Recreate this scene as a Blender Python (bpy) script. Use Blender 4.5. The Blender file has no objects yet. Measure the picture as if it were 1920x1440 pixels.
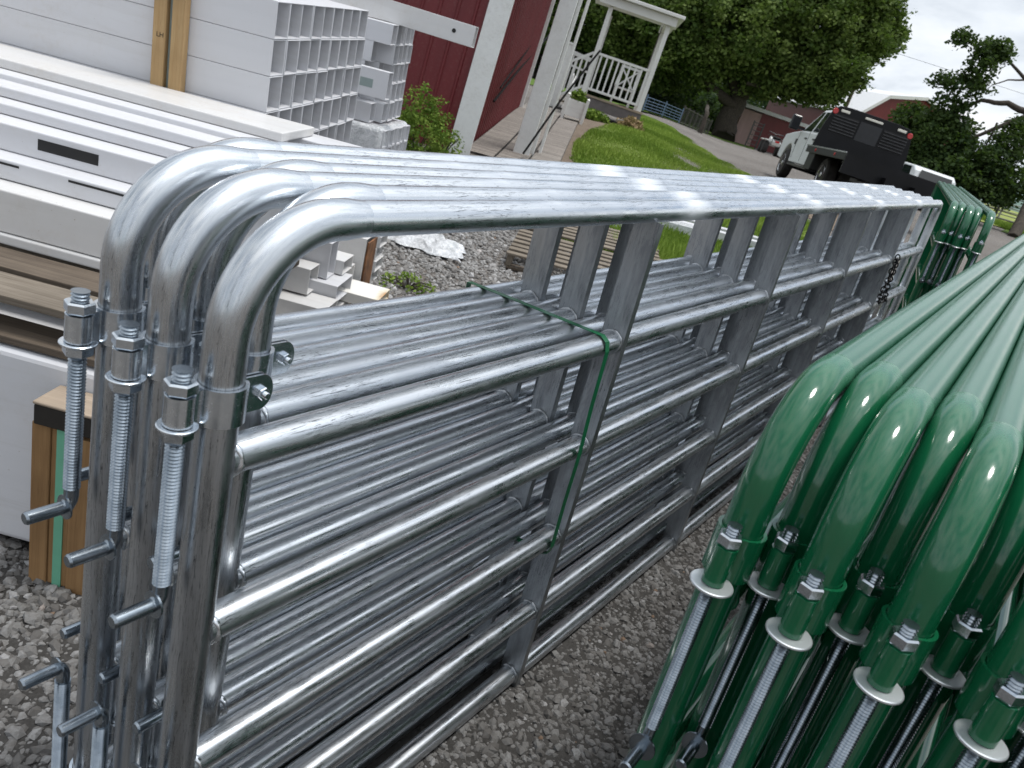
import bpy, bmesh, math, random
import numpy as np
from mathutils import Matrix, Vector
random.seed(7)
RNG = np.random.default_rng(7)
sc = bpy.context.scene
COL = sc.collection
# ------------------------------------------------------------------ camera
CAM = Vector((-0.5595, -0.6902, 1.4508))
RX = Vector((0.56533307, -0.79000906, 0.23724292))
RY = Vector((-0.1808832, -0.39934745, -0.89877855))
RZ = Vector((0.80478555, 0.46519598, -0.3686637))
cam = bpy.data.cameras.new('camera')
cam.sensor_width = 36.0
cam.lens = 1536.19 / 1920 * 36
cam.clip_start = 0.05
cam.clip_end = 3000
cam.dof.use_dof = True
cam.dof.focus_distance = 1.7
cam.dof.aperture_fstop = 11
co = bpy.data.objects.new('camera', cam)
COL.objects.link(co)
m = Matrix.Identity(4)
for i in range(3):
    m[i][0] = RX[i]; m[i][1] = -RY[i]; m[i][2] = -RZ[i]; m[i][3] = CAM[i]
co.matrix_world = m
sc.camera = co
# ------------------------------------------------------------------ exposure / world / sun
sc.view_settings.view_transform = 'Standard'
sc.view_settings.look = 'None'
sc.view_settings.exposure = 0.30
sc.view_settings.gamma = 1.0
SUN_DIR = Vector((0.16, -0.20, 1.0)).normalized()      # towards the sun
world = bpy.data.worlds.new('World')
sc.world = world
world.use_nodes = True
wn = world.node_tree.nodes; wl = world.node_tree.links
wn.clear()
wo = wn.new('ShaderNodeOutputWorld')
sky = wn.new('ShaderNodeTexSky'); sky.sky_type = 'NISHITA'; sky.sun_disc = False
sky.sun_elevation = math.asin(SUN_DIR.z)
sky.sun_rotation = math.atan2(SUN_DIR.x, SUN_DIR.y)
bg1 = wn.new('ShaderNodeBackground'); bg1.inputs[1].default_value = 0.12
wl.new(sky.outputs[0], bg1.inputs[0])
tc = wn.new('ShaderNodeTexCoord')
mp = wn.new('ShaderNodeMapping'); mp.inputs['Scale'].default_value = (1.0, 1.0, 2.6)
wl.new(tc.outputs['Generated'], mp.inputs[0])
n1 = wn.new('ShaderNodeTexNoise'); n1.inputs['Scale'].default_value = 2.9; n1.inputs['Detail'].default_value = 7; n1.inputs['Roughness'].default_value = 0.55; n1.inputs['Distortion'].default_value = 0.4
wl.new(mp.outputs[0], n1.inputs['Vector'])
r1 = wn.new('ShaderNodeValToRGB')
r1.color_ramp.elements[0].position = 0.36; r1.color_ramp.elements[0].color = (0.40, 0.46, 0.54, 1)
r1.color_ramp.elements[1].position = 0.64; r1.color_ramp.elements[1].color = (1.0, 1.0, 1.0, 1)
e = r1.color_ramp.elements.new(0.50); e.color = (0.76, 0.81, 0.87, 1)
wl.new(n1.outputs[0], r1.inputs[0])
bg2 = wn.new('ShaderNodeBackground'); bg2.inputs[1].default_value = 0.95
wl.new(r1.outputs[0], bg2.inputs[0])
n2 = wn.new('ShaderNodeTexNoise'); n2.inputs['Scale'].default_value = 1.6; n2.inputs['Detail'].default_value = 4
wl.new(mp.outputs[0], n2.inputs['Vector'])
r2 = wn.new('ShaderNodeValToRGB')
r2.color_ramp.elements[0].position = 0.30; r2.color_ramp.elements[0].color = (0.35, 0.35, 0.35, 1)
r2.color_ramp.elements[1].position = 0.48; r2.color_ramp.elements[1].color = (1, 1, 1, 1)
wl.new(n2.outputs[0], r2.inputs[0])
# thin cloud lit from behind: brighter towards the veiled sun
vd = wn.new('ShaderNodeVectorMath'); vd.operation = 'DOT_PRODUCT'; vd.inputs[1].default_value = tuple(SUN_DIR)
wl.new(tc.outputs['Generated'], vd.inputs[0])
mm1 = wn.new('ShaderNodeMath'); mm1.operation = 'MAXIMUM'; mm1.inputs[1].default_value = 0.0; wl.new(vd.outputs['Value'], mm1.inputs[0])
mm2 = wn.new('ShaderNodeMath'); mm2.operation = 'POWER'; mm2.inputs[1].default_value = 7.0; wl.new(mm1.outputs[0], mm2.inputs[0])
mm3 = wn.new('ShaderNodeMath'); mm3.operation = 'MULTIPLY_ADD'; mm3.inputs[1].default_value = 1.6; mm3.inputs[2].default_value = 0.95; wl.new(mm2.outputs[0], mm3.inputs[0])
wl.new(mm3.outputs[0], bg2.inputs[1])
mx = wn.new('ShaderNodeMixShader')
wl.new(r2.outputs[0], mx.inputs[0]); wl.new(bg1.outputs[0], mx.inputs[1]); wl.new(bg2.outputs[0], mx.inputs[2])
wl.new(mx.outputs[0], wo.inputs[0])
sl = bpy.data.lights.new('sun', 'SUN'); sl.energy = 2.0; sl.angle = math.radians(11); sl.color = (1.0, 0.96, 0.90)
so = bpy.data.objects.new('sun', sl); COL.objects.link(so)
so.rotation_euler = (-SUN_DIR).to_track_quat('-Z', 'Y').to_euler()

# ------------------------------------------------------------------ ground heights and frames
E1 = Vector((0.486, -0.874, 0)); E2 = Vector((0.874, 0.486, 0))       # yard directions (stacks of vinyl lie along E1)
UP = Vector((0.064, -0.042, 0.997)).normalized()                       # plumb direction (the lot itself slopes)

def ss(a, b, x):
    t = min(1, max(0, (x - a) / (b - a))); return t * t * (3 - 2 * t)
def H(x, y):
    d = math.hypot(x, y); az = math.degrees(math.atan2(y, x))
    b = .38 * ss(9, 19, d) * ss(19, 26, az) * (1 - .6 * ss(60, 120, d))
    return -.03 + b + ss(26, 60, d) * (-.0272 * x + .0103 * y + .5)
def uv(u, v, z=0.0):
    return E1 * u + E2 * v + Vector((0, 0, z))
def frame(loc, xdir=None, up=None):
    z = (up or Vector((0, 0, 1))).normalized()
    x = Vector(xdir or (1, 0, 0)); x = (x - z * x.dot(z)).normalized()
    y = z.cross(x)
    M = Matrix.Identity(4)
    for i in range(3):
        M[i][0] = x[i]; M[i][1] = y[i]; M[i][2] = z[i]; M[i][3] = loc[i]
    return M

# ------------------------------------------------------------------ mesh builder
class MB:
    def __init__(s):
        s.v = []; s.f = []; s.uv = []; s.sm = []; s.mi = []; s.cur = 0
    def _f(s, idx, uvs=None, sm=False):
        s.f.append(tuple(idx)); s.uv.append(uvs or [(0, 0)] * len(idx)); s.sm.append(sm); s.mi.append(s.cur)
    def tube(s, path, r, n=16, caps=True, sm=True, closed=False, u0=0.0):
        P = [Vector(p) for p in path]; N = len(P)
        rr = r if isinstance(r, (list, tuple)) else [r] * N
        T = []
        for i in range(N):
            a = P[i - 1] if (i > 0 or closed) else P[i]
            b = P[(i + 1) % N] if (i < N - 1 or closed) else P[i]
            t = (b - a); T.append(t.normalized() if t.length > 1e-9 else Vector((0, 0, 1)))
        ref = Vector((0, 0, 1)) if abs(T[0].z) < .9 else Vector((1, 0, 0))
        nx = (ref - T[0] * ref.dot(T[0])).normalized()
        base = len(s.v); L = u0; ls = []
        for i in range(N):
            if i > 0:
                nx = (nx - T[i] * nx.dot(T[i])).normalized(); L += (P[i] - P[i - 1]).length
            ny = T[i].cross(nx); ls.append(L)
            for k in range(n):
                a = 2 * math.pi * k / n
                s.v.append(P[i] + nx * (math.cos(a) * rr[i]) + ny * (math.sin(a) * rr[i]))
        rings = N if closed else N - 1
        for i in range(rings):
            j = (i + 1) % N
            l0, l1 = ls[i], (ls[j] if j else ls[i] + .01)
            for k in range(n):
                k2 = (k + 1) % n
                c0 = 2 * math.pi * k / n * rr[i]; c1 = 2 * math.pi * (k + 1) / n * rr[i]
                s._f((base + i * n + k, base + i * n + k2, base + j * n + k2, base + j * n + k),
                     [(l0, c0), (l0, c1), (l1, c1), (l1, c0)], sm)
        if caps and not closed:
            c0 = len(s.v); s.v += [s.v[base + k] for k in range(n)]; s._f([c0 + k for k in range(n)][::-1])
            c0 = len(s.v); s.v += [s.v[base + (N - 1) * n + k] for k in range(n)]; s._f([c0 + k for k in range(n)])
        return s
    def box(s, lo, hi, M=None):
        x0, y0, z0 = lo; x1, y1, z1 = hi
        b = len(s.v)
        pts = [(x0, y0, z0), (x1, y0, z0), (x1, y1, z0), (x0, y1, z0), (x0, y0, z1), (x1, y0, z1), (x1, y1, z1), (x0, y1, z1)]
        for p in pts:
            p = Vector(p); s.v.append(M @ p if M else p)
        for q in ((0, 3, 2, 1), (4, 5, 6, 7), (0, 1, 5, 4), (1, 2, 6, 5), (2, 3, 7, 6), (3, 0, 4, 7)):
            # uv along the longest direction
            a = Vector(pts[q[0]]); e0 = Vector(pts[q[1]]) - a; e3 = Vector(pts[q[3]]) - a
            if e0.length >= e3.length: u = [(0, 0), (e0.length, 0), (e0.length, e3.length), (0, e3.length)]
            else: u = [(0, 0), (0, e0.length), (e3.length, e0.length), (e3.length, 0)]
            s._f([b + k for k in q], u)
        return s
    def cbox(s, c, size, M=None):
        return s.box([c[i] - size[i] / 2 for i in range(3)], [c[i] + size[i] / 2 for i in range(3)], M)
    def prism(s, poly, z0, z1, M=None, sm=False):
        """polygon in local xy extruded z0..z1"""
        b = len(s.v); n = len(poly)
        for z in (z0, z1):
            for p in poly:
                q = Vector((p[0], p[1], z)); s.v.append(M @ q if M else q)
        s._f([b + k for k in range(n)][::-1]); s._f([b + n + k for k in range(n)])
        if sm:
            b2 = len(s.v); s.v += s.v[b:b + 2 * n]; b = b2
        for k in range(n):
            k2 = (k + 1) % n
            d = (Vector(poly[k]) - Vector(poly[k2])).length
            s._f((b + k, b + k2, b + n + k2, b + n + k), [(0, 0), (d, 0), (d, z1 - z0), (0, z1 - z0)], sm)
        return s
    def lathe(s, prof, n=16, M=None, sm=True):
        """prof: list of (r,z) bottom to top"""
        def ring(r, z):
            b = len(s.v)
            for k in range(n):
                a = 2 * math.pi * k / n
                q = Vector((r * math.cos(a), r * math.sin(a), z)); s.v.append(M @ q if M else q)
            return b
        for (p0, p1) in zip(prof, prof[1:]):
            b0 = ring(*p0); b1 = ring(*p1)
            for k in range(n):
                k2 = (k + 1) % n
                s._f((b0 + k, b0 + k2, b1 + k2, b1 + k), [(k * .02, p0[1]), (k * .02 + .02, p0[1]), (k * .02 + .02, p1[1]), (k * .02, p1[1])], sm)
        b = ring(*prof[0]); s._f([b + k for k in range(n)][::-1])
        b = ring(*prof[-1]); s._f([b + k for k in range(n)])
        return s
    def build(s, name, mat, parent=None, bevel=0, seg=2):
        me = bpy.data.meshes.new(name)
        me.from_pydata([tuple(p) for p in s.v], [], s.f)
        ul = me.uv_layers.new(name='UVMap')
        flat = [c for f in s.uv for p in f for c in p]
        ul.data.foreach_set('uv', flat)
        me.polygons.foreach_set('use_smooth', s.sm)
        mats = mat if isinstance(mat, (list, tuple)) else [mat]
        for mm in mats: me.materials.append(mm)
        me.polygons.foreach_set('material_index', s.mi)
        me.update()
        o = bpy.data.objects.new(name, me); COL.objects.link(o)
        if parent: o.parent = parent
        if bevel:
            md = o.modifiers.new('bevel', 'BEVEL'); md.width = bevel; md.segments = seg; md.limit_method = 'ANGLE'; md.angle_limit = math.radians(50)
        return o

def tag(o, label, cat, group=None, kind=None):
    if label: o['label'] = label
    if cat: o['category'] = cat
    if group: o['group'] = group
    if kind: o['kind'] = kind
    return o
def thing(name, label, cat, M=None, group=None):
    o = bpy.data.objects.new(name, None); o.empty_display_size = .1; COL.objects.link(o)
    if M is not None: o.matrix_world = M
    return tag(o, label, cat, group)
def kids(o): return [c for c in ALLKIDS.get(o.name, [])]
def copy_tree(o, M=None, label=None, parent=None):
    c = o.copy(); COL.objects.link(c); c.parent = parent
    if M is not None: c.matrix_world = M
    if label: c['label'] = label
    for ch in [x for x in list(bpy.data.objects) if x.parent == o]:
        copy_tree(ch, None, None, c)
    return c
def T(x, y, z=0.0): return Matrix.Translation((x, y, z))

# ------------------------------------------------------------------ materials
class NT:
    def __init__(s, name):
        s.m = bpy.data.materials.new(name); s.m.use_nodes = True
        s.t = s.m.node_tree; s.n = s.t.nodes; s.l = s.t.links
        s.b = s.n['Principled BSDF']
    def tc(s, out='Object', scale=(1, 1, 1), rot=(0, 0, 0)):
        c = s.n.new('ShaderNodeTexCoord'); mp = s.n.new('ShaderNodeMapping')
        mp.inputs['Scale'].default_value = scale; mp.inputs['Rotation'].default_value = rot
        s.l.new(c.outputs[out], mp.inputs[0]); return mp.outputs[0]
    def noise(s, vec, scale=5, detail=4, rough=.55, dist=0):
        n = s.n.new('ShaderNodeTexNoise'); n.inputs['Scale'].default_value = scale; n.inputs['Detail'].default_value = detail
        n.inputs['Roughness'].default_value = rough; n.inputs['Distortion'].default_value = dist
        s.l.new(vec, n.inputs['Vector']); return n.outputs[0]
    def vor(s, vec, scale=5, feature='F1', out=0):
        n = s.n.new('ShaderNodeTexVoronoi'); n.inputs['Scale'].default_value = scale; n.feature = feature
        s.l.new(vec, n.inputs['Vector']); return n.outputs[out]
    def ramp(s, fac, stops):
        r = s.n.new('ShaderNodeValToRGB'); els = r.color_ramp.elements
        while len(els) < len(stops): els.new(0.5)
        for e, (p, c) in zip(els, stops):
            e.position = p; e.color = (c, c, c, 1) if isinstance(c, (int, float)) else (*c, 1)
        s.l.new(fac, r.inputs[0]); return r.outputs[0]
    def mix(s, fac, a, b, mode='MIX'):
        n = s.n.new('ShaderNodeMix'); n.data_type = 'RGBA'; n.blend_type = mode
        for i, v in ((0, fac), (6, a), (7, b)):
            if isinstance(v, (int, float)): n.inputs[i].default_value = v
            elif isinstance(v, tuple): n.inputs[i].default_value = (*v, 1)
            else: s.l.new(v, n.inputs[i])
        return n.outputs[2]
    def math(s, op, a, b=0.5):
        n = s.n.new('ShaderNodeMath'); n.operation = op
        for i, v in ((0, a), (1, b)):
            if isinstance(v, (int, float)): n.inputs[i].default_value = v
            else: s.l.new(v, n.inputs[i])
        return n.outputs[0]
    def set(s, **k):
        for a, v in k.items():
            i = s.b.inputs[{'color': 'Base Color', 'rough': 'Roughness', 'metal': 'Metallic', 'coat': 'Coat Weight', 'spec': 'Specular IOR Level', 'trans': 'Transmission Weight', 'coatr': 'Coat Roughness', 'sss': 'Subsurface Weight'}[a]]
            if isinstance(v, (int, float)): i.default_value = v
            elif isinstance(v, tuple): i.default_value = (*v, 1)
            else: s.l.new(v, i)
        return s
    def bump(s, h, strength=.3, dist=.01):
        n = s.n.new('ShaderNodeBump'); n.inputs['Strength'].default_value = strength; n.inputs['Distance'].default_value = dist
        s.l.new(h, n.inputs['Height']); s.l.new(n.outputs[0], s.b.inputs['Normal']); return s
    def rnd(s):
        return s.n.new('ShaderNodeObjectInfo').outputs['Random']
    def attr(s, name):
        a = s.n.new('ShaderNodeAttribute'); a.attribute_name = name; return a.outputs[0]

def mk_galv(name, light=.86, dark=.36, r0=.17, r1=.38, paint=False, endmix=False):
    t = NT(name)
    v = t.tc('UV', (1, 1, 1)); st = t.tc('UV', (3, 170, 1)); st2 = t.tc('UV', (14, 420, 1)); bl = t.tc('UV', (9, 26, 1))
    streak = t.noise(st, 1, 5, .65); fine = t.noise(st2, 1, 3, .6); blot = t.noise(bl, 1, 6, .65, .6); big = t.noise(v, 3, 3)
    scr = t.noise(t.tc('UV', (35, 260, 1)), 1, 6, .7, 1.2)
    base = t.mix(t.ramp(streak, [(.3, 0.), (.7, 1.)]), (light * .70, light * .745, light * .79), (light * .98, light * 1.01, light * 1.04))
    base = t.mix(t.ramp(blot, [(.45, 0.), (.60, .50)]), base, (dark * 1.5, dark * 1.58, dark * 1.7))
    crk = t.noise(t.tc('UV', (16, 330, 1)), 1, 5, .75, 2.0); area = t.noise(t.tc('UV', (4, 9, 1)), 1, 3)
    base = t.mix(t.math('MULTIPLY', t.ramp(crk, [(.555, 0.), (.59, 1.)]), t.ramp(area, [(.42, 0.), (.55, .85)])), base, (.075, .085, .095))
    base = t.mix(t.ramp(t.math('MULTIPLY', t.ramp(scr, [(.60, 0.), (.66, 1.)]), t.ramp(big, [(.42, 0.), (.60, 1.)])), [(0, 0.), (1, .75)]), base, (.10, .105, .11))
    rough = t.math('ADD', t.ramp(blot, [(.35, r0), (.7, r1)]), t.ramp(fine, [(.3, -0.0), (.7, .10)]))
    metal = 1.0
    if endmix:     # the swept end is darker, its colour lightening into the straight rail
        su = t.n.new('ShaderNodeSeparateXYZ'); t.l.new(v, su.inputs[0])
        rail_tone = t.mix(t.ramp(streak, [(.3, 0.), (.7, 1.)]), (.58, .62, .66), (.84, .87, .90))
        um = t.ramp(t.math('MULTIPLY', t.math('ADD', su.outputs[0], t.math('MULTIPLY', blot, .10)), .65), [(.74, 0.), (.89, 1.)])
        base = t.mix(um, base, rail_tone)
    if paint:      # dabs of cold galvanising paint over the welds
        sp = t.n.new('ShaderNodeSeparateXYZ'); t.l.new(v, sp.inputs[0])
        fr_ = t.math('FRACT', t.math('ADD', sp.outputs[0], t.math('ADD', t.math('MULTIPLY', blot, .10), t.math('MULTIPLY', fine, .05))), 0)
        dm = t.math('ABSOLUTE', t.math('SUBTRACT', fr_, .265), 0)
        pm = t.math('MULTIPLY', t.ramp(dm, [(.010, .60), (.110, 0.)]), t.ramp(t.math('GREATER_THAN', sp.outputs[0], .8), [(0, 0.), (1, 1.)]))
        base = t.mix(pm, base, (.80, .82, .84)); rough = t.math('ADD', rough, t.math('MULTIPLY', pm, .30)); metal = t.math('SUBTRACT', 1.0, t.math('MULTIPLY', pm, .75))
    t.set(color=base, metal=metal, rough=rough)
    t.bump(t.math('ADD', t.math('MULTIPLY', streak, .25), t.math('MULTIPLY', fine, .35)), .07, .002)
    return t.m
GALV = mk_galv('galvanized_tube')
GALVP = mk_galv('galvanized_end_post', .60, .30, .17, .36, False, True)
GALVT = mk_galv('galvanized_top_rail', .86, .40, .16, .38, True)
STAY = mk_galv('galvanized_flat_bar', .46, .13, .28, .5)
def mk_zinc():
    t = NT('zinc_plated'); v = t.tc('Object'); n = t.noise(v, 55, 4, .6); n2 = t.noise(v, 300, 3, .6)
    t.set(color=t.mix(t.ramp(n, [(.3, 0.), (.7, 1.)]), (.50, .55, .60), (.68, .72, .76)), metal=1.0, rough=t.math('ADD', t.ramp(n, [(.3, .14), (.7, .26)]), t.ramp(n2, [(.5, 0.), (.8, .12)])))
    t.bump(n2, .05, .001); return t.m
ZINC = mk_zinc()
def mk_zincd():
    t = NT('zinc_plated_thread'); v = t.tc('Object'); n = t.noise(v, 40, 4, .6)
    t.set(color=t.mix(t.ramp(n, [(.3, 0.), (.7, 1.)]), (.20, .235, .27), (.34, .38, .42)), metal=1.0, rough=.24); return t.m
ZINCD = mk_zincd()
WASH = NT('dull_zinc_washer').set(color=(.62, .65, .67), metal=.8, rough=.42).m

def mk_green():
    t = NT('green_paint')
    v = t.tc('UV', (1, 1, 1)); d = t.noise(t.tc('UV', (20, 60, 1)), 1, 6, .7)
    sp = t.noise(t.tc('UV', (900, 900, 1)), 1, 2)
    col = t.mix(t.ramp(d, [(.35, 0.), (.75, .35)]), (.004, .086, .034), (.014, .115, .052))
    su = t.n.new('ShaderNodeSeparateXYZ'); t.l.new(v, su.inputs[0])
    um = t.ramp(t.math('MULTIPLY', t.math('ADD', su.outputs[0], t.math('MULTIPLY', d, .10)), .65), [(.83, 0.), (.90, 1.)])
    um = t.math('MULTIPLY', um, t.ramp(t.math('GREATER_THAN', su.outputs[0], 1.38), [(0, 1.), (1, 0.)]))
    col = t.mix(t.math('MULTIPLY', um, t.ramp(sp, [(.35, .25), (.65, .6)])), col, (.10, .25, .17))  # the rail's dust and painted sky sheen, carried into the bend
    t.set(color=col, rough=t.math('ADD', t.ramp(d, [(.4, .10), (.75, .24)]), t.math('MULTIPLY', um, .16)), coat=t.math('SUBTRACT', .35, t.math('MULTIPLY', um, .35)), coatr=.07, spec=.5)
    t.bump(t.noise(v, 60, 3), .05, .002)
    return t.m
GREEN = mk_green()
def mk_green_rail():
    # the same paint, dusty and finely scratched, with pale sky sheen put into the colour
    t = NT('green_paint_dust_sheen')
    d = t.noise(t.tc('UV', (10, 50, 1)), 1, 6, .7); sp = t.noise(t.tc('UV', (500, 700, 1)), 1, 3, .7); scr = t.noise(t.tc('UV', (20, 500, 1), (0, 0, .3)), 1, 4, .8)
    f = t.math('MULTIPLY', t.ramp(d, [(.3, .25), (.7, .8)]), t.ramp(sp, [(.35, .3), (.65, 1.)]))
    f = t.math('ADD', f, t.ramp(scr, [(.66, 0.), (.72, .5)]))
    col = t.mix(t.ramp(f, [(0, 0.), (1, .6)]), (.004, .080, .037), (.10, .25, .17))
    t.set(color=col, rough=t.ramp(f, [(0, .14), (1, .34)]), spec=.6)
    return t.m
GREENR = mk_green_rail()

def mk_simple(name, col, rough=.5, metal=0., var=.12, scale=8, bump=0, spec=.5, bscale=40):
    t = NT(name); v = t.tc('Object'); n = t.noise(v, scale, 5, .6)
    c2 = tuple(max(0, c * (1 - var * 2.2)) for c in col)
    t.set(color=t.mix(t.ramp(n, [(.3, 0.), (.75, 1.)]), c2, col), rough=rough, metal=metal, spec=spec)
    if bump: t.bump(t.noise(v, bscale, 4), bump, .01)
    return t.m
def mk_vinyl(name, col, dirt=.35, dcol=(.42, .36, .28)):
    t = NT(name); v = t.tc('Object')
    n = t.noise(v, 3, 6, .65); sp = t.noise(v, 45, 4, .7); s2 = t.noise(t.tc('Object', (1.5, 20, 20)), 1.0, 4)
    f = t.math('MULTIPLY', t.ramp(n, [(.45, 0.), (.8, 1.)]), t.ramp(sp, [(.45, .2), (.72, 1.)]))
    c = t.mix(t.math('MULTIPLY', f, dirt), col, dcol)
    c = t.mix(t.ramp(s2, [(.3, .12), (.6, 0.)]), c, (.42, .43, .46))
    gr = t.noise(t.tc('Object', (.9, 9, 9)), 1.6, 6, .7, .8)
    c = t.mix(t.ramp(gr, [(.52, 0.), (.74, .30)]), c, (.40, .385, .36))
    sp2 = t.noise(v, 120, 2, .5)
    c = t.mix(t.math('MULTIPLY', t.ramp(sp2, [(.73, 0.), (.75, 1.)]), dirt), c, (.25, .2, .15))
    t.set(color=c, rough=t.ramp(n, [(.3, .30), (.7, .48)]), spec=.45)
    t.bump(s2, .05, .003)
    return t.m
VINYL = mk_vinyl('white_vinyl', (.60, .605, .63), .45)
VINYLD = mk_vinyl('dirty_white_vinyl', (.61, .605, .60), .8)
WPAINT = mk_vinyl('white_painted_wood', (.70, .71, .70), .8, (.38, .36, .30))
WPAINT2 = mk_vinyl('clean_white_paint', (.72, .72, .70), .2)
def mk_rust():
    t = NT('white_vinyl_rust_stained'); v = t.tc('Object'); g = t.n.new('ShaderNodeSeparateXYZ'); t.l.new(v, g.inputs[0])
    n = t.noise(v, 12, 5, .65)
    f = t.math('ADD', t.math('MULTIPLY', g.outputs[0], 9.0), t.math('MULTIPLY', n, .9))
    t.set(color=t.ramp(f, [(.1, (.72, .70, .66)), (.35, (.62, .55, .42)), (.62, (.45, .22, .07)), (.95, (.30, .10, .03))]), rough=.55)
    return t.m
RUST = mk_rust()
RUSTD = mk_simple('rusty_board', (.30, .13, .05), .8, var=.4, scale=14)
def mk_wood(name, a, b, scale=1, rough=.8):
    t = NT(name); g = t.noise(t.tc('UV', (2.2 * scale, 60 * scale, 1)), 1, 6, .65, 1.5); k = t.noise(t.tc('Object', (1, 1, 1)), 5, 3); r = t.rnd()
    f2 = t.noise(t.tc('UV', (12, 240, 1)), 1, 4, .7)
    c = t.mix(t.ramp(g, [(.3, 0.), (.7, 1.)]), a, b)
    c = t.mix(t.ramp(k, [(.35, .45), (.7, 0.)]), c, tuple(x * .55 for x in a))
    c = t.mix(t.ramp(f2, [(.62, 0.), (.72, .6)]), c, tuple(x * .35 for x in a))
    t.set(color=c, rough=rough, spec=.3); t.bump(t.math('ADD', g, f2), .35, .004)
    return t.m
PALLET = mk_wood('weathered_pallet_wood', (.13, .105, .08), (.30, .26, .21))
PALLETD = mk_wood('dark_pallet_wood', (.085, .065, .05), (.20, .16, .12))
PINE = mk_wood('pine_wood', (.38, .24, .11), (.54, .38, .20))
PINED = mk_wood('stained_pine_wood', (.22, .12, .05), (.40, .24, .11))
DARKEND = mk_simple('dark_wood_end', (.03, .025, .02), .9, var=.3)
def mk_siding(name, col):
    t = NT(name); v = t.tc('Object'); n = t.noise(t.tc('Object', (1, 1, .25)), 2.5, 6, .6); d = t.noise(v, 30, 4)
    c = t.mix(t.ramp(n, [(.3, 0.), (.75, 1.)]), tuple(x * .72 for x in col), col)
    t.set(color=t.mix(t.ramp(d, [(.55, 0.), (.8, .25)]), c, (.28, .17, .14)), rough=.42, spec=.4); return t.m
SIDING = mk_siding('dark_red_steel_siding', (.15, .018, .022))
BARNRED = mk_siding('barn_red_siding', (.17, .022, .024))
PINKWALL = mk_siding('faded_pink_siding', (.46, .30, .27))
ROOFW = mk_simple('pale_metal_roof', (.72, .73, .74), .4, var=.06)
BLACKP = mk_simple('black_paint', (.012, .013, .017), .28, var=.2, spec=.5)
BLACKD = mk_simple('dusty_black_steel', (.007, .007, .009), .38, var=.35, scale=2, spec=.25)
LOUV = mk_simple('worn_louvre_edge', (.05, .05, .055), .35, var=.3)
BLACKR = mk_simple('black_rubber', (.02, .02, .02), .8, var=.2)
TYRE = mk_simple('tyre_rubber', (.035, .032, .03), .85, var=.35, scale=10)
TRUCKW = mk_vinyl('white_truck_paint', (.66, .69, .70), .5, (.30, .25, .18))
CHROME = mk_simple('wheel_metal', (.62, .62, .62), .25, metal=1.0)
GLASS = NT('dark_glass').set(color=(.012, .016, .018), rough=.05, spec=.8).m
REDL = NT('red_lens').set(color=(.45, .02, .02), rough=.2, spec=.6).m
LENSW = NT('white_lens').set(color=(.72, .70, .62), rough=.25).m
STRAPG = mk_simple('green_strap_plastic', (.006, .13, .05), .3, var=.15)
STRAPM = mk_simple('mint_strap_plastic', (.16, .45, .30), .45, var=.1)
STRAPGREY = mk_simple('grey_green_strap', (.30, .37, .36), .5, var=.1)
GREYF = mk_simple('grey_deck_skirt', (.16, .14, .14), .7)
DECKW = mk_wood('deck_boards', (.30, .24, .18), (.45, .36, .28))
BLUE = mk_simple('blue_paint', (.10, .16, .24), .6)
PIPEDK = mk_simple('dark_pipe', (.04, .035, .03), .6)
POLEW = mk_wood('pole_wood', (.10, .08, .06), (.20, .16, .12))
BARK = mk_simple('bark', (.075, .06, .045), .9, var=.35, scale=12, bump=.6, bscale=25)
BLUEGREY = BARK
def mk_film():
    t = NT('clear_wrap_film'); v = t.tc('Object'); n = t.noise(v, 16, 5, .7, 2.0)
    t.set(color=t.mix(t.ramp(n, [(.4, 0.), (.6, 1.)]), (.50, .52, .54), (.72, .73, .75)), rough=.18, spec=.7); t.bump(n, .8, .02); return t.m
FILM = mk_film()
def mk_leaf(name, a, b):
    t = NT(name); c = t.mix(t.attr('tone'), a, b)
    t.set(color=c, rough=.6, spec=.12)
    tr = t.n.new('ShaderNodeBsdfTranslucent'); t.l.new(t.mix(.5, c, (.12, .22, .02)), tr.inputs[0])
    ms = t.n.new('ShaderNodeMixShader'); ms.inputs[0].default_value = .28
    t.l.new(t.b.outputs[0], ms.inputs[1]); t.l.new(tr.outputs[0], ms.inputs[2])
    t.l.new(ms.outputs[0], t.n['Material Output'].inputs[0]); return t.m
LEAF = mk_leaf('maple_leaves', (.050, .085, .022), (.18, .235, .068))
LEAFD = mk_leaf('dark_leaves', (.018, .038, .013), (.060, .092, .028))
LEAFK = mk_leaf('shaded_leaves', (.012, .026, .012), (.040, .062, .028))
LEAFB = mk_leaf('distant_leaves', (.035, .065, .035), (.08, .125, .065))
LEAFY = mk_leaf('shrub_leaves', (.07, .13, .02), (.22, .30, .055))
GRASS = mk_leaf('grass_blades', (.11, .19, .025), (.30, .40, .08))
def mk_stone(name, k):
    t = NT(name); a = t.attr('tone'); v = t.tc('Object')
    n = t.noise(v, 160, 3, .6)
    q = lambda *c: tuple(x * k for x in c)
    c = t.ramp(a, [(0, q(.15, .143, .137)), (.4, q(.26, .256, .250)), (.8, q(.42, .42, .42)), (.93, q(.56, .56, .57)), (1, q(.34, .23, .16))])
    t.set(color=t.mix(t.ramp(n, [(.35, .4), (.65, 0.)]), c, q(.14, .12, .105)), rough=.85, spec=.3); return t.m
STONE = mk_stone('gravel_stone', .95)
STONEM = mk_stone('grey_gravel_stone', .62)
STONE_SHADE = mk_stone('shaded_gravel_stone', .56)  # same stone, colour darkened to stand for shade between the gate stacks
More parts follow.
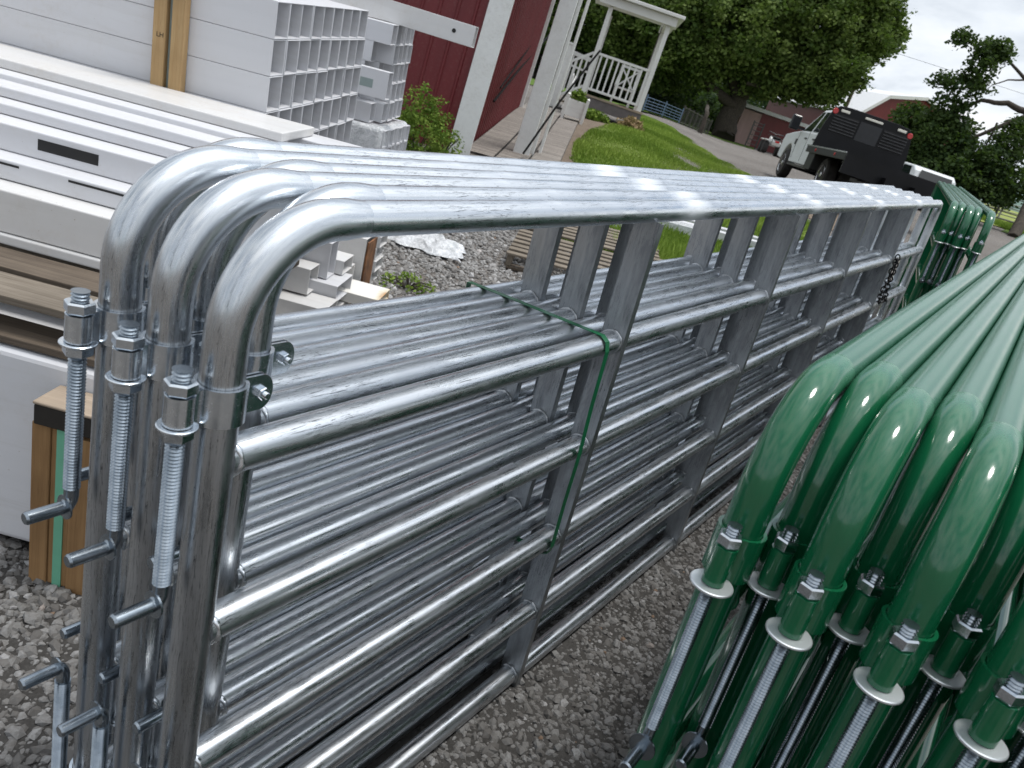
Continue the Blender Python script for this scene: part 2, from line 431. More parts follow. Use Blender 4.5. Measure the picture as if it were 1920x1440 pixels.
def mk_gravel():
    t = NT('gravel_ground'); v = t.tc('Object')
    sh = [t.vor(v, s) for s in (48, 26)]
    cc = t.vor(v, 48, out=1); cc2 = t.vor(v, 22, out=1)
    bwn = t.n.new('ShaderNodeRGBToBW'); t.l.new(cc, bwn.inputs[0])
    bw2 = t.n.new('ShaderNodeRGBToBW'); t.l.new(cc2, bw2.inputs[0])
    big = t.noise(v, .35, 5, .6); mid = t.noise(v, 2.2, 5, .6)
    stone = t.ramp(bwn.outputs[0], [(.15, (.14, .132, .128)), (.5, (.27, .262, .255)), (.85, (.42, .415, .41))])
    stone = t.mix(.35, stone, t.ramp(bw2.outputs[0], [(.15, (.12, .115, .11)), (.85, (.34, .335, .33))]))
    gap = t.ramp(sh[0], [(.25, 0.), (.62, 1.)])
    c = t.mix(gap, stone, (.10, .085, .072))
    c = t.mix(t.ramp(mid, [(.45, 0.), (.72, .4)]), c, (.13, .105, .085))
    c = t.mix(t.ramp(big, [(.35, 0.), (.65, .18)]), c, (.38, .35, .32))
    t.set(color=c, rough=.9, spec=.2)
    t.bump(t.math('SUBTRACT', 1.0, t.math('ADD', sh[0], t.math('MULTIPLY', sh[1], .4))), 1.0, .02)
    return t.m
GRAVEL = mk_gravel()
def mk_ground(name, cols, sc1, sc2, bump=.5):
    t = NT(name); v = t.tc('Object'); a = t.noise(v, sc1, 6, .65); b = t.noise(v, sc2, 5, .7)
    c = t.mix(t.ramp(a, [(.3, 0.), (.7, 1.)]), cols[0], cols[1]); c = t.mix(t.ramp(b, [(.45, 0.), (.7, .7)]), c, cols[2])
    t.set(color=c, rough=.95, spec=.1); t.bump(b, bump, .03); return t.m
LAWN = mk_ground('lawn_soil', ((.08, .12, .025), (.15, .21, .045), (.17, .18, .07)), 1.2, 40)
DIRT = mk_ground('bare_dirt', ((.10, .075, .055), (.19, .15, .115), (.30, .26, .22)), 4, 60)
FIELD = mk_ground('field_grass', ((.16, .20, .05), (.30, .32, .10), (.20, .25, .07)), .12, 6, .2)
VERGE = mk_ground('verge_grass', ((.06, .11, .02), (.11, .17, .035), (.09, .13, .03)), .8, 20, .4)
HILLM = mk_ground('distant_hill', ((.10, .15, .13), (.14, .20, .17), (.12, .17, .15)), .02, .3, .1)
def mk_paver():
    t = NT('brick_pavers'); v = t.tc('UV')
    br = t.n.new('ShaderNodeTexBrick'); t.l.new(v, br.inputs['Vector'])
    br.inputs['Color1'].default_value = (.30, .27, .24, 1); br.inputs['Color2'].default_value = (.19, .168, .15, 1); br.inputs['Mortar'].default_value = (.02, .018, .015, 1)
    br.inputs['Scale'].default_value = 1; br.inputs['Mortar Size'].default_value = .018; br.inputs['Brick Width'].default_value = .42; br.inputs['Row Height'].default_value = .12
    br.offset = 0.0
    n = t.noise(t.tc('Object'), 9, 5)
    t.set(color=t.mix(t.ramp(n, [(.4, 0.), (.7, .4)]), br.outputs[0], (.26, .235, .21)), rough=.9); t.bump(br.outputs[1], -.4, .01); return t.m
PAVER = mk_paver()

# ------------------------------------------------------------------ ground sheets
def sheet(name, mat, inside, cells, dz, kind='structure'):
    """sheet made of cells (list of 4-corner xy tuples) kept where inside(cx,cy) holds; follows the terrain"""
    vs = {}; V = []; F = []
    def vid(x, y):
        k = (round(x, 4), round(y, 4))
        if k not in vs:
            vs[k] = len(V); V.append((x, y, H(x, y) + dz))
        return vs[k]
    for c in cells:
        cx = sum(p[0] for p in c) / len(c); cy = sum(p[1] for p in c) / len(c)
        if inside is None or inside(cx, cy): F.append(tuple(vid(*p) for p in c))
    me = bpy.data.meshes.new(name); me.from_pydata(V, [], F); me.materials.append(mat); me.update()
    me.polygons.foreach_set('use_smooth', [True] * len(F))
    o = bpy.data.objects.new(name, me); COL.objects.link(o); o['kind'] = kind
    return o
def polar(r0, r1, nr, a0, a1, na):
    out = []
    R = [r0 * (r1 / r0) ** (i / nr) for i in range(nr + 1)]
    A = [math.radians(a0 + (a1 - a0) * j / na) for j in range(na + 1)]
    pt = lambda r, a: (r * math.cos(a), r * math.sin(a))
    for i in range(nr):
        for j in range(na):
            out.append((pt(R[i], A[j]), pt(R[i + 1], A[j]), pt(R[i + 1], A[j + 1]), pt(R[i], A[j + 1])))
    return out
def grid(x0, x1, y0, y1, s):
    nx = int((x1 - x0) / s); ny = int((y1 - y0) / s)
    return [((x0 + i * s, y0 + j * s), (x0 + i * s + s, y0 + j * s), (x0 + i * s + s, y0 + j * s + s), (x0 + i * s, y0 + j * s + s)) for i in range(nx) for j in range(ny)]
def inpoly(P):
    def f(x, y):
        c = False; n = len(P)
        for i in range(n):
            x1, y1 = P[i]; x2, y2 = P[(i + 1) % n]
            if (y1 > y) != (y2 > y) and x < (x2 - x1) * (y - y1) / (y2 - y1) + x1: c = not c
        return c
    return f
pc = [((0, 0), (1.0 * math.cos(math.radians(k * 4)), 1.0 * math.sin(math.radians(k * 4))), (1.0 * math.cos(math.radians(k * 4 + 4)), 1.0 * math.sin(math.radians(k * 4 + 4)))) for k in range(90)]
sheet('gravel_ground', GRAVEL, None, pc + polar(1.0, 900, 110, 0, 360, 90), 0)
LAWNP = [(5.6, 2.9), (6.5, 1.9), (8, 1.55), (11, 1.75), (14.2, 3.0), (17.5, 4.9), (20.9, 6.5), (24.5, 9.3), (29, 12.9), (25.5, 13.5), (22, 10.6), (18.2, 9.2), (15.4, 8.2), (12.6, 6.95), (11.0, 6.0), (10.5, 5.5), (9.5, 4.7), (7.2, 3.9)]
lawn_in = inpoly(LAWNP)
sheet('lawn', LAWN, lawn_in, grid(5, 30, 1, 14, .25), .006)
DIRTP = [(10.0, 5.5), (10.6, 5.4), (11.0, 5.95), (12.6, 6.9), (15.4, 8.2), (18.6, 9.1), (18.4, 10.2), (16.2, 9.3), (13.2, 7.8), (10.6, 6.1)]
sheet('dirt_bed', DIRT, inpoly(DIRTP), grid(9.5, 20, 5, 11, .12), .010)
SANDP = [(13.2, 1.9), (16.8, 2.6), (17.8, 4.0), (15.2, 3.4)]
sheet('bare_dirt_patch', DIRT, inpoly(SANDP), grid(12, 18, 1.5, 4.5, .15), .012)
sheet('grass_verge', VERGE, inpoly([(27.0, .5), (31, 1.2), (36, 3.2), (46, 8), (60, 12), (70, 8), (55, 2), (40, -.5), (30, -1.5), (26.5, -1.2)]), grid(25, 72, -2, 14, .5), .02)
sheet('pasture', FIELD, lambda x, y: math.degrees(math.atan2(y, x)) < 5.5 + 2 * math.sin(x * .05), polar(31, 900, 60, -40, 9, 90), .03)
sheet('far_meadow', VERGE, lambda x, y: math.hypot(x, y) > 44 or y > 17.5, polar(30, 900, 50, 18.2, 80, 60), .03)
GRAVEL_SHADE = mk_ground('shaded_gravel_bed', ((.040, .038, .036), (.072, .069, .066), (.09, .086, .082)), 3, 90)  # dark ground colour painting in the shade around the gate stacks
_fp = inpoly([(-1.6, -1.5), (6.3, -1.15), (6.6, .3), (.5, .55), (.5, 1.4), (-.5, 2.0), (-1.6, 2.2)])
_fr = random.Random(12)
def _shade_area(x, y):
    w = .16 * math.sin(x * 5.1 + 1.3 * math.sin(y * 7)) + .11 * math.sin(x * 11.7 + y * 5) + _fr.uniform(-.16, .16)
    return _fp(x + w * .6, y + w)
sheet('shaded_gravel_bed', GRAVEL_SHADE, _shade_area, grid(-1.9, 6.9, -1.9, 2.4, .05), .004)
# low hills on the horizon
hb = MB()
N = 90
for j in range(N):
    a = math.radians(-50 + 120 * j / (N - 1)); r = 560
    x, y = r * math.cos(a), r * math.sin(a); z0 = H(x, y) - 4
    hgt = 9 + 5 * math.sin(j * .37) + 4 * math.sin(j * .91 + 1) + (6 if j < 40 else 0)
    x2, y2 = (r + 240) * math.cos(a), (r + 240) * math.sin(a)
    hb.v += [Vector((x, y, z0)), Vector((x2 * .86, y2 * .86, z0 + hgt + 4)), Vector((x2, y2, H(x2, y2) - 6))]
for j in range(N - 1):
    for k in range(2): hb._f((j * 3 + k, j * 3 + 3 + k, j * 3 + 4 + k, j * 3 + 1 + k), None, True)
o = hb.build('hills', HILLM); o['kind'] = 'structure'
# ------------------------------------------------------------------ raw mesh from numpy (stones, leaves, grass)
def npmesh(name, V, F, mat, tone=None, smooth=False, parent=None):
    nf, k = F.shape
    me = bpy.data.meshes.new(name)
    me.vertices.add(len(V)); me.vertices.foreach_set('co', V.astype(np.float32).ravel())
    me.loops.add(nf * k); me.loops.foreach_set('vertex_index', F.astype(np.int32).ravel())
    me.polygons.add(nf); me.polygons.foreach_set('loop_start', np.arange(0, nf * k, k, dtype=np.int32))
    me.update(calc_edges=True)
    if tone is not None:
        at = me.attributes.new('tone', 'FLOAT', 'FACE'); at.data.foreach_set('value', tone.astype(np.float32))
    me.polygons.foreach_set('use_smooth', np.full(nf, smooth))
    me.materials.append(mat)
    o = bpy.data.objects.new(name, me); COL.objects.link(o)
    if parent: o.parent = parent
    return o
def ico():
    p = (1 + 5 ** .5) / 2
    v = np.array([(-1, p, 0), (1, p, 0), (-1, -p, 0), (1, -p, 0), (0, -1, p), (0, 1, p), (0, -1, -p), (0, 1, -p), (p, 0, -1), (p, 0, 1), (-p, 0, -1), (-p, 0, 1)]) / 1.902
    f = np.array([(0, 11, 5), (0, 5, 1), (0, 1, 7), (0, 7, 10), (0, 10, 11), (1, 5, 9), (5, 11, 4), (11, 10, 2), (10, 7, 6), (7, 1, 8), (3, 9, 4), (3, 4, 2), (3, 2, 6), (3, 6, 8), (3, 8, 9), (4, 9, 5), (2, 4, 11), (6, 2, 10), (8, 6, 7), (9, 8, 1)])
    return v, f
IV, IF = ico()
def stones(name, xy, size, seed, mat):
    rng = np.random.default_rng(seed); n = len(xy)
    sz = size * np.clip(rng.lognormal(0, .50, n), .4, 3.0)
    V = np.repeat(IV[None], n, 0) * (1 + rng.uniform(-.28, .28, (n, 12, 3)))
    V *= (sz[:, None] * np.stack([rng.uniform(.8, 1.35, n), rng.uniform(.6, 1., n), rng.uniform(.45, .8, n)], 1))[:, None, :] * .5
    a = rng.uniform(0, 6.28, n); ca, sa = np.cos(a), np.sin(a); tl = rng.uniform(-.5, .5, n); ct, st = np.cos(tl), np.sin(tl)
    x, y, z = V[..., 0].copy(), V[..., 1].copy(), V[..., 2].copy()
    x, z = x * ct[:, None] + z * st[:, None], -x * st[:, None] + z * ct[:, None]
    V[..., 0] = x * ca[:, None] - y * sa[:, None] + xy[:, 0:1]; V[..., 1] = x * sa[:, None] + y * ca[:, None] + xy[:, 1:2]
    V[..., 2] = z + np.array([H(*p) for p in xy])[:, None] + sz[:, None] * .16
    F = (IF[None] + (np.arange(n) * 12)[:, None, None]).reshape(-1, 3)
    tone = np.repeat(np.clip(rng.beta(2.2, 3, n) + (rng.random(n) > .985) * .35, 0, 1), 20)
    o = npmesh(name, V.reshape(-1, 3), F, mat, tone); o['kind'] = 'stuff'; return o
def scatter(n, poly, seed):
    rng = np.random.default_rng(seed); P = np.array(poly); f = inpoly(poly); out = []
    lo, hi = P.min(0), P.max(0)
    while len(out) < n:
        q = rng.uniform(lo, hi, (n, 2))
        out += [p for p in q if f(*p)]
    return np.array(out[:n])
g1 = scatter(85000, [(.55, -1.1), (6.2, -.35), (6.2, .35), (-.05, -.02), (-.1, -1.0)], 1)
g2 = scatter(26000, [(-.4, -.1), (.1, -.1), (.4, .9), (.35, 1.4), (-.4, 1.7), (-1.3, 1.9), (-1.2, .4)], 2)
g3 = scatter(34000, [(2.0, 1.6), (5.8, .4), (8.2, 1.7), (6.0, 3.4), (7.5, 5.0), (3.4, 4.2), (2.2, 2.6)], 3)
stones('crushed_gravel', g1, .0105, 4, STONE_SHADE)
stones('grey_gravel', g2, .0135, 6, STONEM)
stones('loose_gravel', g3, .020, 5, STONE)

# ------------------------------------------------------------------ tube gates
def arc(c, r, a0, a1, n, plane='xz'):
    out = []
    for i in range(n + 1):
        a = math.radians(a0 + (a1 - a0) * i / n)
        out.append((c[0] + r * math.cos(a), 0, c[1] + r * math.sin(a)))
    return out
RZS = [.933, .677, .432, .207]
ZT = 1.22
def thread(mb, r, z0, z1, pitch=.0026, n=12, M=None):
    pr_ = []; z = z0; k = 0
    while z < z1:
        pr_.append((r if k % 2 else r * .80, z)); z += pitch / 2; k += 1
    mb.lathe(pr_, n, M)
def hexnut(mb, r, z0, z1, M=None):
    pl = [(r * math.cos(math.radians(60 * k + 15)), r * math.sin(math.radians(60 * k + 15))) for k in range(6)]
    b = len(mb.v)
    ch = (z1 - z0) * .15
    rings = [(z0, .9), (z0 + ch, 1), (z1 - ch, 1), (z1, .88)]
    for z, s_ in rings:
        for p in pl:
            q = Vector((p[0] * s_, p[1] * s_, z)); mb.v.append(M @ q if M else q)
    for i in range(3):
        for k in range(6): mb._f((b + i * 6 + k, b + i * 6 + (k + 1) % 6, b + i * 6 + 6 + (k + 1) % 6, b + i * 6 + 6 + k))
    mb._f([b + k for k in range(6)][::-1]); mb._f([b + 18 + k for k in range(6)])
ROTX = Matrix.Rotation(-math.pi / 2, 4, 'X')
ROTPIN = Matrix.Rotation(-math.pi / 2, 4, 'Y')            # local z -> -x
def hinge(root, zc, flip, style, tube_m, clamp_m):
    """zc clamp centre height; flip: False=pin hangs below, True=pin above"""
    s = -1 if flip else 1
    green = style == 'green'
    h = .062 if green else .046
    bx = -.052 if not green else -.050
    br = .0165 if not green else .0140
    # clamp: band round the post, web to the barrel, two ears
    c = MB()
    ro, ri = .0285, .0245
    ro, ri = .0308, .0262
    ring = [(ro * math.cos(math.radians(a)), ro * math.sin(math.radians(a))) for a in range(8, 353, 15)]
    inner = [(ri * math.cos(math.radians(a)), ri * math.sin(math.radians(a))) for a in range(352, 7, -15)]
    c.prism(ring + inner, zc - h / 2, zc + h / 2, None, True)
    c.box((bx + .008, -.0075, zc - h / 2 + .002), (-.0262, .0075, zc + h / 2 - .002))
    for sy in (-1, 1):
        ear = [(.020, .0), (.052, .0)] + [(.052 + .016 * math.sin(math.radians(a)), .0) for a in (0,)]
        # ear plate: rounded rectangle in xz, thin in y
        pl = [(.022, -h / 2), (.055, -h / 2)] + [(.055 + h / 2 * .72 * math.sin(math.radians(a)), -h / 2 * math.cos(math.radians(a))) for a in range(20, 180, 20)] + [(.055, h / 2), (.022, h / 2)]
        Mx = Matrix.Translation((0, sy * .0035 + .00175, zc)) @ Matrix.Rotation(math.pi / 2, 4, 'X')
        c.prism(pl, 0, .0035, Mx)
    ck = c.build('hinge_clamp', clamp_m, root)
    # barrel
    b = MB(); hb_ = .036 if not green else .052
    b.lathe([(br * .72, zc - hb_ / 2 - .001), (br, zc - hb_ / 2), (br, zc + hb_ / 2), (br * .72, zc + hb_ / 2 + .001)], 24, T(bx, 0))
    b.build('barrel', clamp_m, ck)
    e = MB(); Me = Matrix.Translation((.054, -.004, zc)) @ Matrix.Rotation(math.pi / 2, 4, 'X')
    hexnut(e, .0085, .0, .0075, Me); thread(e, .0045, .0075, .014, .002, 10, Me)
    hexnut(e, .008, -.014, -.0075, Me)
    e.build('clamp_bolt', ZINC if not green else clamp_m, ck)
    # J bolt
    rt = .0112 if not green else .0088
    top = zc + s * (hb_ / 2 + .030)
    zl = zc - s * .235 if not green else zc - s * .262
    zp = zc - s * .262 if not green else zc - s * .292
    j = MB()
    thread(j, rt, min(zl, top), max(zl, top), .0046 if not green else .0042, 20, T(bx, 0))
    sh = rt * .86
    j.tube([(bx, 0, zl + s * .001), (bx, 0, zl - s * .012), (bx - .001, 0, zp + s * .010), (bx - .005, 0, zp + s * .002), (bx - .010, 0, zp)], sh, 16)
    Mp = Matrix.Translation((bx - .006, 0, zp)) @ ROTPIN
    rp = .0092 if not green else .0080
    j.lathe([(rp * 1.2, 0), (.0175 if not green else .0185, .001), (.0175 if not green else .0185, .0035), (rp, .0045), (rp, .052 if not green else .05), (rp * .8, .055 if not green else .0525)], 20, Mp)
    jo = j.build('hinge_bolt', ZINCD, root)
    n_ = MB(); nr = .0185 if not green else .0150
    z1 = zc + s * (hb_ / 2 + .002); z2 = zc + s * (hb_ / 2 + .017)
    hexnut(n_, nr, min(z1, z2), max(z1, z2), T(bx, 0)); n_.build('nut', ZINC, jo)
    n2 = MB(); za = zc - s * (hb_ / 2 + .001)
    wr = .0225 if not green else .0270
    zb = za - s * .004
    n2.lathe([(wr - .001, min(za, zb)), (wr, min(za, zb) + .001), (wr, max(za, zb) - .001), (wr - .0012, max(za, zb))], 28, T(bx, 0))
    n2.build('washer', ZINC if not green else WASH, jo)
    if not green:
        n3 = MB(); zc2 = zb - s * .014; hexnut(n3, nr, min(zb, zc2), max(zb, zc2), T(bx, 0)); n3.build('nut', ZINC, jo)
    else:
        n3 = MB(); zc2 = zb - s * .006; n3.lathe([(.011, min(zb, zc2)), (.012, max(zb, zc2))], 16, T(bx, 0)); n3.build('collar', ZINC, jo)

def make_gate(name, label, group, L, style):
    green = style == 'green'
    tm = GREEN if green else GALV
    tr = GREENR if green else GALVT
    g = thing(name, label, 'farm gate', None, group)
    rb = .0253; R = .135
    # end post with the swept bend and its swaged joint
    p = MB()
    pts = [(0, 0, .0)] + [(0, 0, z) for z in (.2, .5, .8, 1.0)] + [(x, y, z) for x, y, z in arc((R, ZT - R), R, 180, 90, 16)] + [(R + .014, 0, ZT), (R + .028, 0, ZT), (R + .040, 0, ZT), (R + .044, 0, ZT)]
    rr = [rb] * 5 + [rb + (.0016 if not green else .0008) * math.sin(math.pi * k / 16) for k in range(17)] + ([.0252, .0236, .0229, .0222] if not green else [.0256, .0258, .0254, .0246])
    p.tube(pts, rr, 32)
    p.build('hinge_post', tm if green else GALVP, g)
    t = MB()
    t.tube([(R + .036, 0, ZT), (R + .3, 0, ZT), (L * .5, 0, ZT), (L - .05, 0, ZT)] + [(L - .05 + .05 * math.sin(math.radians(a)), 0, ZT - .05 + .05 * math.cos(math.radians(a))) for a in (22, 45, 67, 90)] + [(L, 0, ZT - .2), (L, 0, 0)], .0227 if not green else .0252, 28, u0=R + .036)
    t.build('top_rail', tr, g)
    b = MB(); b.tube([(.0, 0, -.0), (.3, 0, 0), (L / 2, 0, 0), (L, 0, 0)], .0236, 24); b.build('bottom_rail', tm, g)
    for z in RZS:
        bw = .0025 * math.sin(z * 37)
        r = MB(); r.tube([(.014, 0, z), (.3, 0, z + bw * .3), (.95, 0, z), (1.5, 0, z + bw), (2.0, 0, z), (2.5, 0, z - bw), (3.0, 0, z), (L - .3, 0, z + bw * .5), (L - .01, 0, z)], .0243, 28, u0=z * 7)
        # weld bead where the rail meets the post
        wb = [(.0205 + .003 * math.cos(2 * a_) , .0238 * math.cos(a_), z + .0238 * math.sin(a_)) for a_ in [k * math.pi / 10 for k in range(20)]]
        r.tube(wb, [.0030 + .0011 * ((k * 7) % 3) for k in range(20)], 6, closed=True)
        r.build('rail', tm, g)
    for i in range(1, 5):
        x = i * 1.0
        s = MB()
        # vertical channel bar the rails pass through
        s.box((x, -.0285, -.026), (x + .0045, .0285, ZT - .017))
        s.box((x + .0045, .0255, -.026), (x + .020, .0285, ZT - .02)); s.box((x + .0045, -.0285, -.026), (x + .020, -.0255, ZT - .02))
        for z in RZS + [0]:
            wb = [(x - .001, .0245 * math.cos(a_), z + .0245 * math.sin(a_)) for a_ in [k * math.pi / 10 for k in range(20)]]
            s.tube(wb, [.0027 + .0011 * ((k * 5 + i) % 3) for k in range(20)], 6, closed=True)
        s.build('stay', STAY if not green else GREEN, g)
    hinge(g, 1.012 if not green else 1.010, False, style, tm, ZINC if not green else GREEN)
    hinge(g, .205, True, style, tm, ZINC if not green else GREEN)
    return g
GG = 'galvanized gates stacked upright side by side'
gal = [('front galvanized gate of the silver stack, rightmost of the three big bends', 0, 0),
       ('galvanized gate nested right behind the front gate, its bend tucked inside it', .092, .069),
       ('galvanized gate with the middle of the three big front bends', .017, .127),
       ('galvanized gate nested inside the middle bend of the silver stack', .105, .180),
       ('galvanized gate with the leftmost big bend, its hinge bolt against the pallet', .020, .236),
       ('rearmost galvanized gate, nested inside the leftmost bend of the stack', .112, .298)]
SH = [0, .0722 - .07, .037 - .017, .104 - .085, .042 - .020, .1076 - .092]
g0 = make_gate('farm_gate', gal[0][0], GG, 5.03, 'galv')
for i, (lb, x, y) in enumerate(gal[1:]):
    copy_tree(g0, T(x, y), lb)
gr0 = make_gate('painted_gate', 'glossy green gate closest to the silver gates, leftmost bend of the near green stack', 'glossy green gates stacked in the foreground', 5.03, 'green')
GB = Matrix(((0.99998, -0.00616, .001, .375), (.00617, .99994, -.00894, -.508), (-.00093, .00895, .99996, -.052), (0, 0, 0, 1)))
gr0.matrix_world = GB
dys = [0, -.051, -.102, -.153, -.204, -.257, -.308, -.359, -.410]
dxs = [0, .062, -.012, .066, -.012, .085, -.004, .075, 0.0]
names = ['', 'set back green gate second from the silver gates, its top nut tinted green', 'green gate third from the silver gates in the near stack', 'set back green gate fourth from the silver gates in the near stack',
         'green gate fifth from the silver gates, its bend at the right edge of the photo', 'set back green gate sixth from the silver gates in the near stack', 'green gate seventh from the silver gates, its bolt near the right edge',
         'set back green gate eighth from the silver gates, mostly cropped at the right edge', 'green gate ninth from the silver gates at the corner of the photo']
for i in range(1, 9):
    copy_tree(gr0, GB @ T(dxs[i], dys[i]), names[i])
fg = frame((5.51, -.03, -.005), (.987, .159, 0))
fnames = ['leftmost green gate of the far green stack beyond the silver gates', 'second green gate from the left in the far green stack', 'middle green gate of the five in the far green stack',
          'fourth green gate from the left in the far green stack', 'rightmost green gate of the far green stack beside the gravel road']
for i in range(5):
    o = copy_tree(gr0, fg @ T([0, .05, 0, .05, 0][i], [0, -.05, -.102, -.150, -.228][i]), fnames[i]); o['group'] = 'green gates in the far stack'
# strap round the silver gates, at the second rails
s = MB()
loop = [(.905, .33, .957), (.915, .2, .959), (.925, .05, .960), (.932, -.008, .9595), (.933, -.022, .950), (.934, -.0275, .93), (.940, -.0275, .80), (.948, -.0300, .68), (.952, -.0280, .55), (.958, -.028, .43), (.958, -.024, .412), (.958, -.010, .404), (.955, .05, .402), (.94, .2, .402), (.93, .33, .402), (.915, .328, .6)]
for a, b in zip(loop, loop[1:] + loop[:1]):
    a = Vector(a); b = Vector(b); n_ = len(s.v); w = Vector((.0085, 0, 0))
    d = (b - a).normalized(); nn = d.cross(Vector((1, 0, 0))).normalized() * .0005
    s.v += [a - w, a + w, b + w, b - w, a - w + nn * 2, a + w + nn * 2, b + w + nn * 2, b - w + nn * 2]
    for q in ((0, 1, 2, 3), (7, 6, 5, 4), (0, 4, 5, 1), (3, 2, 6, 7), (0, 3, 7, 4), (1, 5, 6, 2)): s._f([n_ + k for k in q])
tag(s.build('packing_strap', STRAPG), 'thin dark green plastic strap tied round the silver gate rails', 'strap')
# chain hung on the front silver gate near its far end
ch = thing('gate_chain', 'short dark chain looped round the second rail near the far end of the silver stack', 'chain', T(4.10, 0, .9))
cp = [Vector((.0, -.032, .058)), Vector((.012, -.036, .02)), Vector((.02, -.038, -.02)), Vector((.035, -.036, -.06)), Vector((.05, -.036, -.10)), Vector((.075, -.040, -.15)), Vector((.11, -.038, -.19)), Vector((.16, -.036, -.205)), Vector((.21, -.034, -.20))]
cp2 = [Vector((-.02, -.034, .04)), Vector((-.035, -.036, -.01)), Vector((-.03, -.037, -.06)), Vector((-.045, -.037, -.11)), Vector((-.06, -.037, -.15)), Vector((-.03, -.037, -.19)), Vector((.02, -.037, -.2)), Vector((.07, -.037, -.17))]
def chain(path, parent):
    out = []
    for a, b in zip(path, path[1:]):
        n = 2
        for k in range(n): out.append((a.lerp(b, (k + .5) / n), (b - a).normalized()))
    for i, (p, d) in enumerate(out):
        side = d.cross(Vector((0, 1, 0))).normalized() if i % 2 else Vector((0, 1, 0))
        mb = MB(); pts = [p + d * (.017 * math.cos(a)) + side * (.011 * math.sin(a)) for a in [k * math.pi / 6 for k in range(12)]]
        mb.tube(pts, .0036, 6, closed=True); mb.build('chain_link', BLACKD, parent)
chain(cp, ch); chain(cp2, ch)

# ------------------------------------------------------------------ white vinyl: stacks of hollow posts
def hollow(L, w, h, t, mat, name='vinyl_post'):
    """hollow post running from -L to 0 along local x, open at both ends, section w (y) by h (z) with corner at origin"""
    mb = MB()
    o_ = [(0, 0), (w, 0), (w, h), (0, h)]; i_ = [(t, t), (w - t, t), (w - t, h - t), (t, h - t)]
    b = len(mb.v)
    for x in (-L, 0):
        for ring in (o_, i_):
            for p in ring: mb.v.append(Vector((x, p[0], p[1])))
    for k in range(4):
        k2 = (k + 1) % 4
        mb._f((b + k, b + k2, b + 8 + k2, b + 8 + k)); mb._f((b + 4 + k2, b + 4 + k, b + 12 + k, b + 12 + k2))
        mb._f((b + 8 + k, b + 8 + k2, b + 12 + k2, b + 12 + k)); mb._f((b + k2, b + k, b + 4 + k, b + 4 + k2))
    return mb.build(name, mat, None, .004, 2)
def yard(u, v, z): return frame(uv(u, v, z), E1)      # local x along E1, y along E2
SW = .1215
post = hollow(2.44, SW - .0012, SW - .0012, .0042, VINYL)
tag(post, 'long hollow square white vinyl post in the tall stack behind the pine stakes', 'vinyl post', 'posts of the tall white vinyl stack')
rs = random.Random(3)
first = True
U0, V0, Z0 = -.79, 2.113, .072
tilt = Matrix.Rotation(math.radians(2.2), 4, 'X')
base_st = yard(U0, V0, Z0)
for c in range(9):
    for r in range(11):
        M = base_st @ tilt @ T(rs.uniform(-.006, .004) - (.62 if r < 5 else 0), c * SW + rs.uniform(-.0004, .0004), r * SW)
        if first: post.matrix_world = M; first = False
        else: copy_tree(post, M)
# second stack further back
post2 = hollow(2.2, SW - .001, SW - .001, .0042, VINYL)
tag(post2, 'long hollow white vinyl post in the shorter stack by the red barn', 'vinyl post', 'posts of the farther white vinyl stack')
first = True
base2 = yard(-1.02, 4.55, .80)
for c in range(5):
    for r in range(5):
        off = 0
        if c == 0: off = [-.05, -.16, -.14, -.10, -.0][r]
        if c == 1 and r in (1, 2): off = -.08
        M = base2 @ tilt @ T(rs.uniform(-.008, .006) + off, c * SW, r * SW)
        if first: post2.matrix_world = M; first = False
        else: copy_tree(post2, M)
# block with a routed hole sticking out of the second stack
# long single post lying on top and reaching past the barn wall
lp = hollow(3.4, .11, .125, .004, VINYLD); lp.matrix_world = yard(-.545, 4.66, 1.392) @ Matrix.Rotation(math.radians(2.4), 4, 'Y')
tag(lp, 'single long white vinyl post with a round hole, jutting out above the farther stack', 'vinyl post')
hb2 = MB(); hb2.lathe([(.012, 0), (.013, .004)], 16, Matrix.Translation((-.13, .001, .065)) @ Matrix.Rotation(math.pi / 2, 4, 'X')); hb2.build('bolt_hole', BLACKR, lp)
rb_ = hollow(.5, .105, .16, .004, VINYL, 'routed_post'); rb_.matrix_world = yard(-.93, 4.28, .985)
tag(rb_, 'short white post end with a rectangular routed hole between the two white stacks', 'vinyl post')
mm = MB(); mm.box((-.17, -.001, .05), (-.09, .003, .10)); mm.build('routed_hole', STRAPGREY, rb_)
# wrapped bundle on the ground beyond
wbn = thing('wrapped_bundle', 'white vinyl bundle wrapped in crinkled clear film below the farther stack', 'bundle', yard(-.97, 4.50, .535))
mm = MB(); mm.box((-1.4, 0, 0), (0, .75, .26)); ob = mm.build('film_wrap', FILM, wbn, .03, 3)
for r in range(2):
    for c in range(6):
        q = hollow(1.3, .11, .11, .004, VINYL, 'wrapped_post'); q.parent = wbn; q.location = (.012 + .01 * (c % 2), .04 + c * .113, .02 + r * .113)
sb = MB(); sb.box((-1.3, .02, -.565), (-1.2, .74, -.001)); sb.box((-.5, .02, -.565), (-.4, .74, -.001)); sb.build('dunnage', PALLETD, wbn)
# dunnage under both stacks
for (u_, v_, h_, w_, nm) in ((-1.75, 2.11, .098, 1.12, 'timber block under the tall white vinyl stack'),):
    mm = MB(); mm.box((0, 0, 0), (.09, w_, h_)); o = mm.build('timber_block', PALLETD); o.matrix_world = yard(u_, v_, -.028); tag(o, nm, 'timber block')
    o2 = o.copy(); COL.objects.link(o2); o2.matrix_world = yard(u_ - .9, v_, -.028); o2['label'] = nm.replace('under', 'under the hidden left part of')
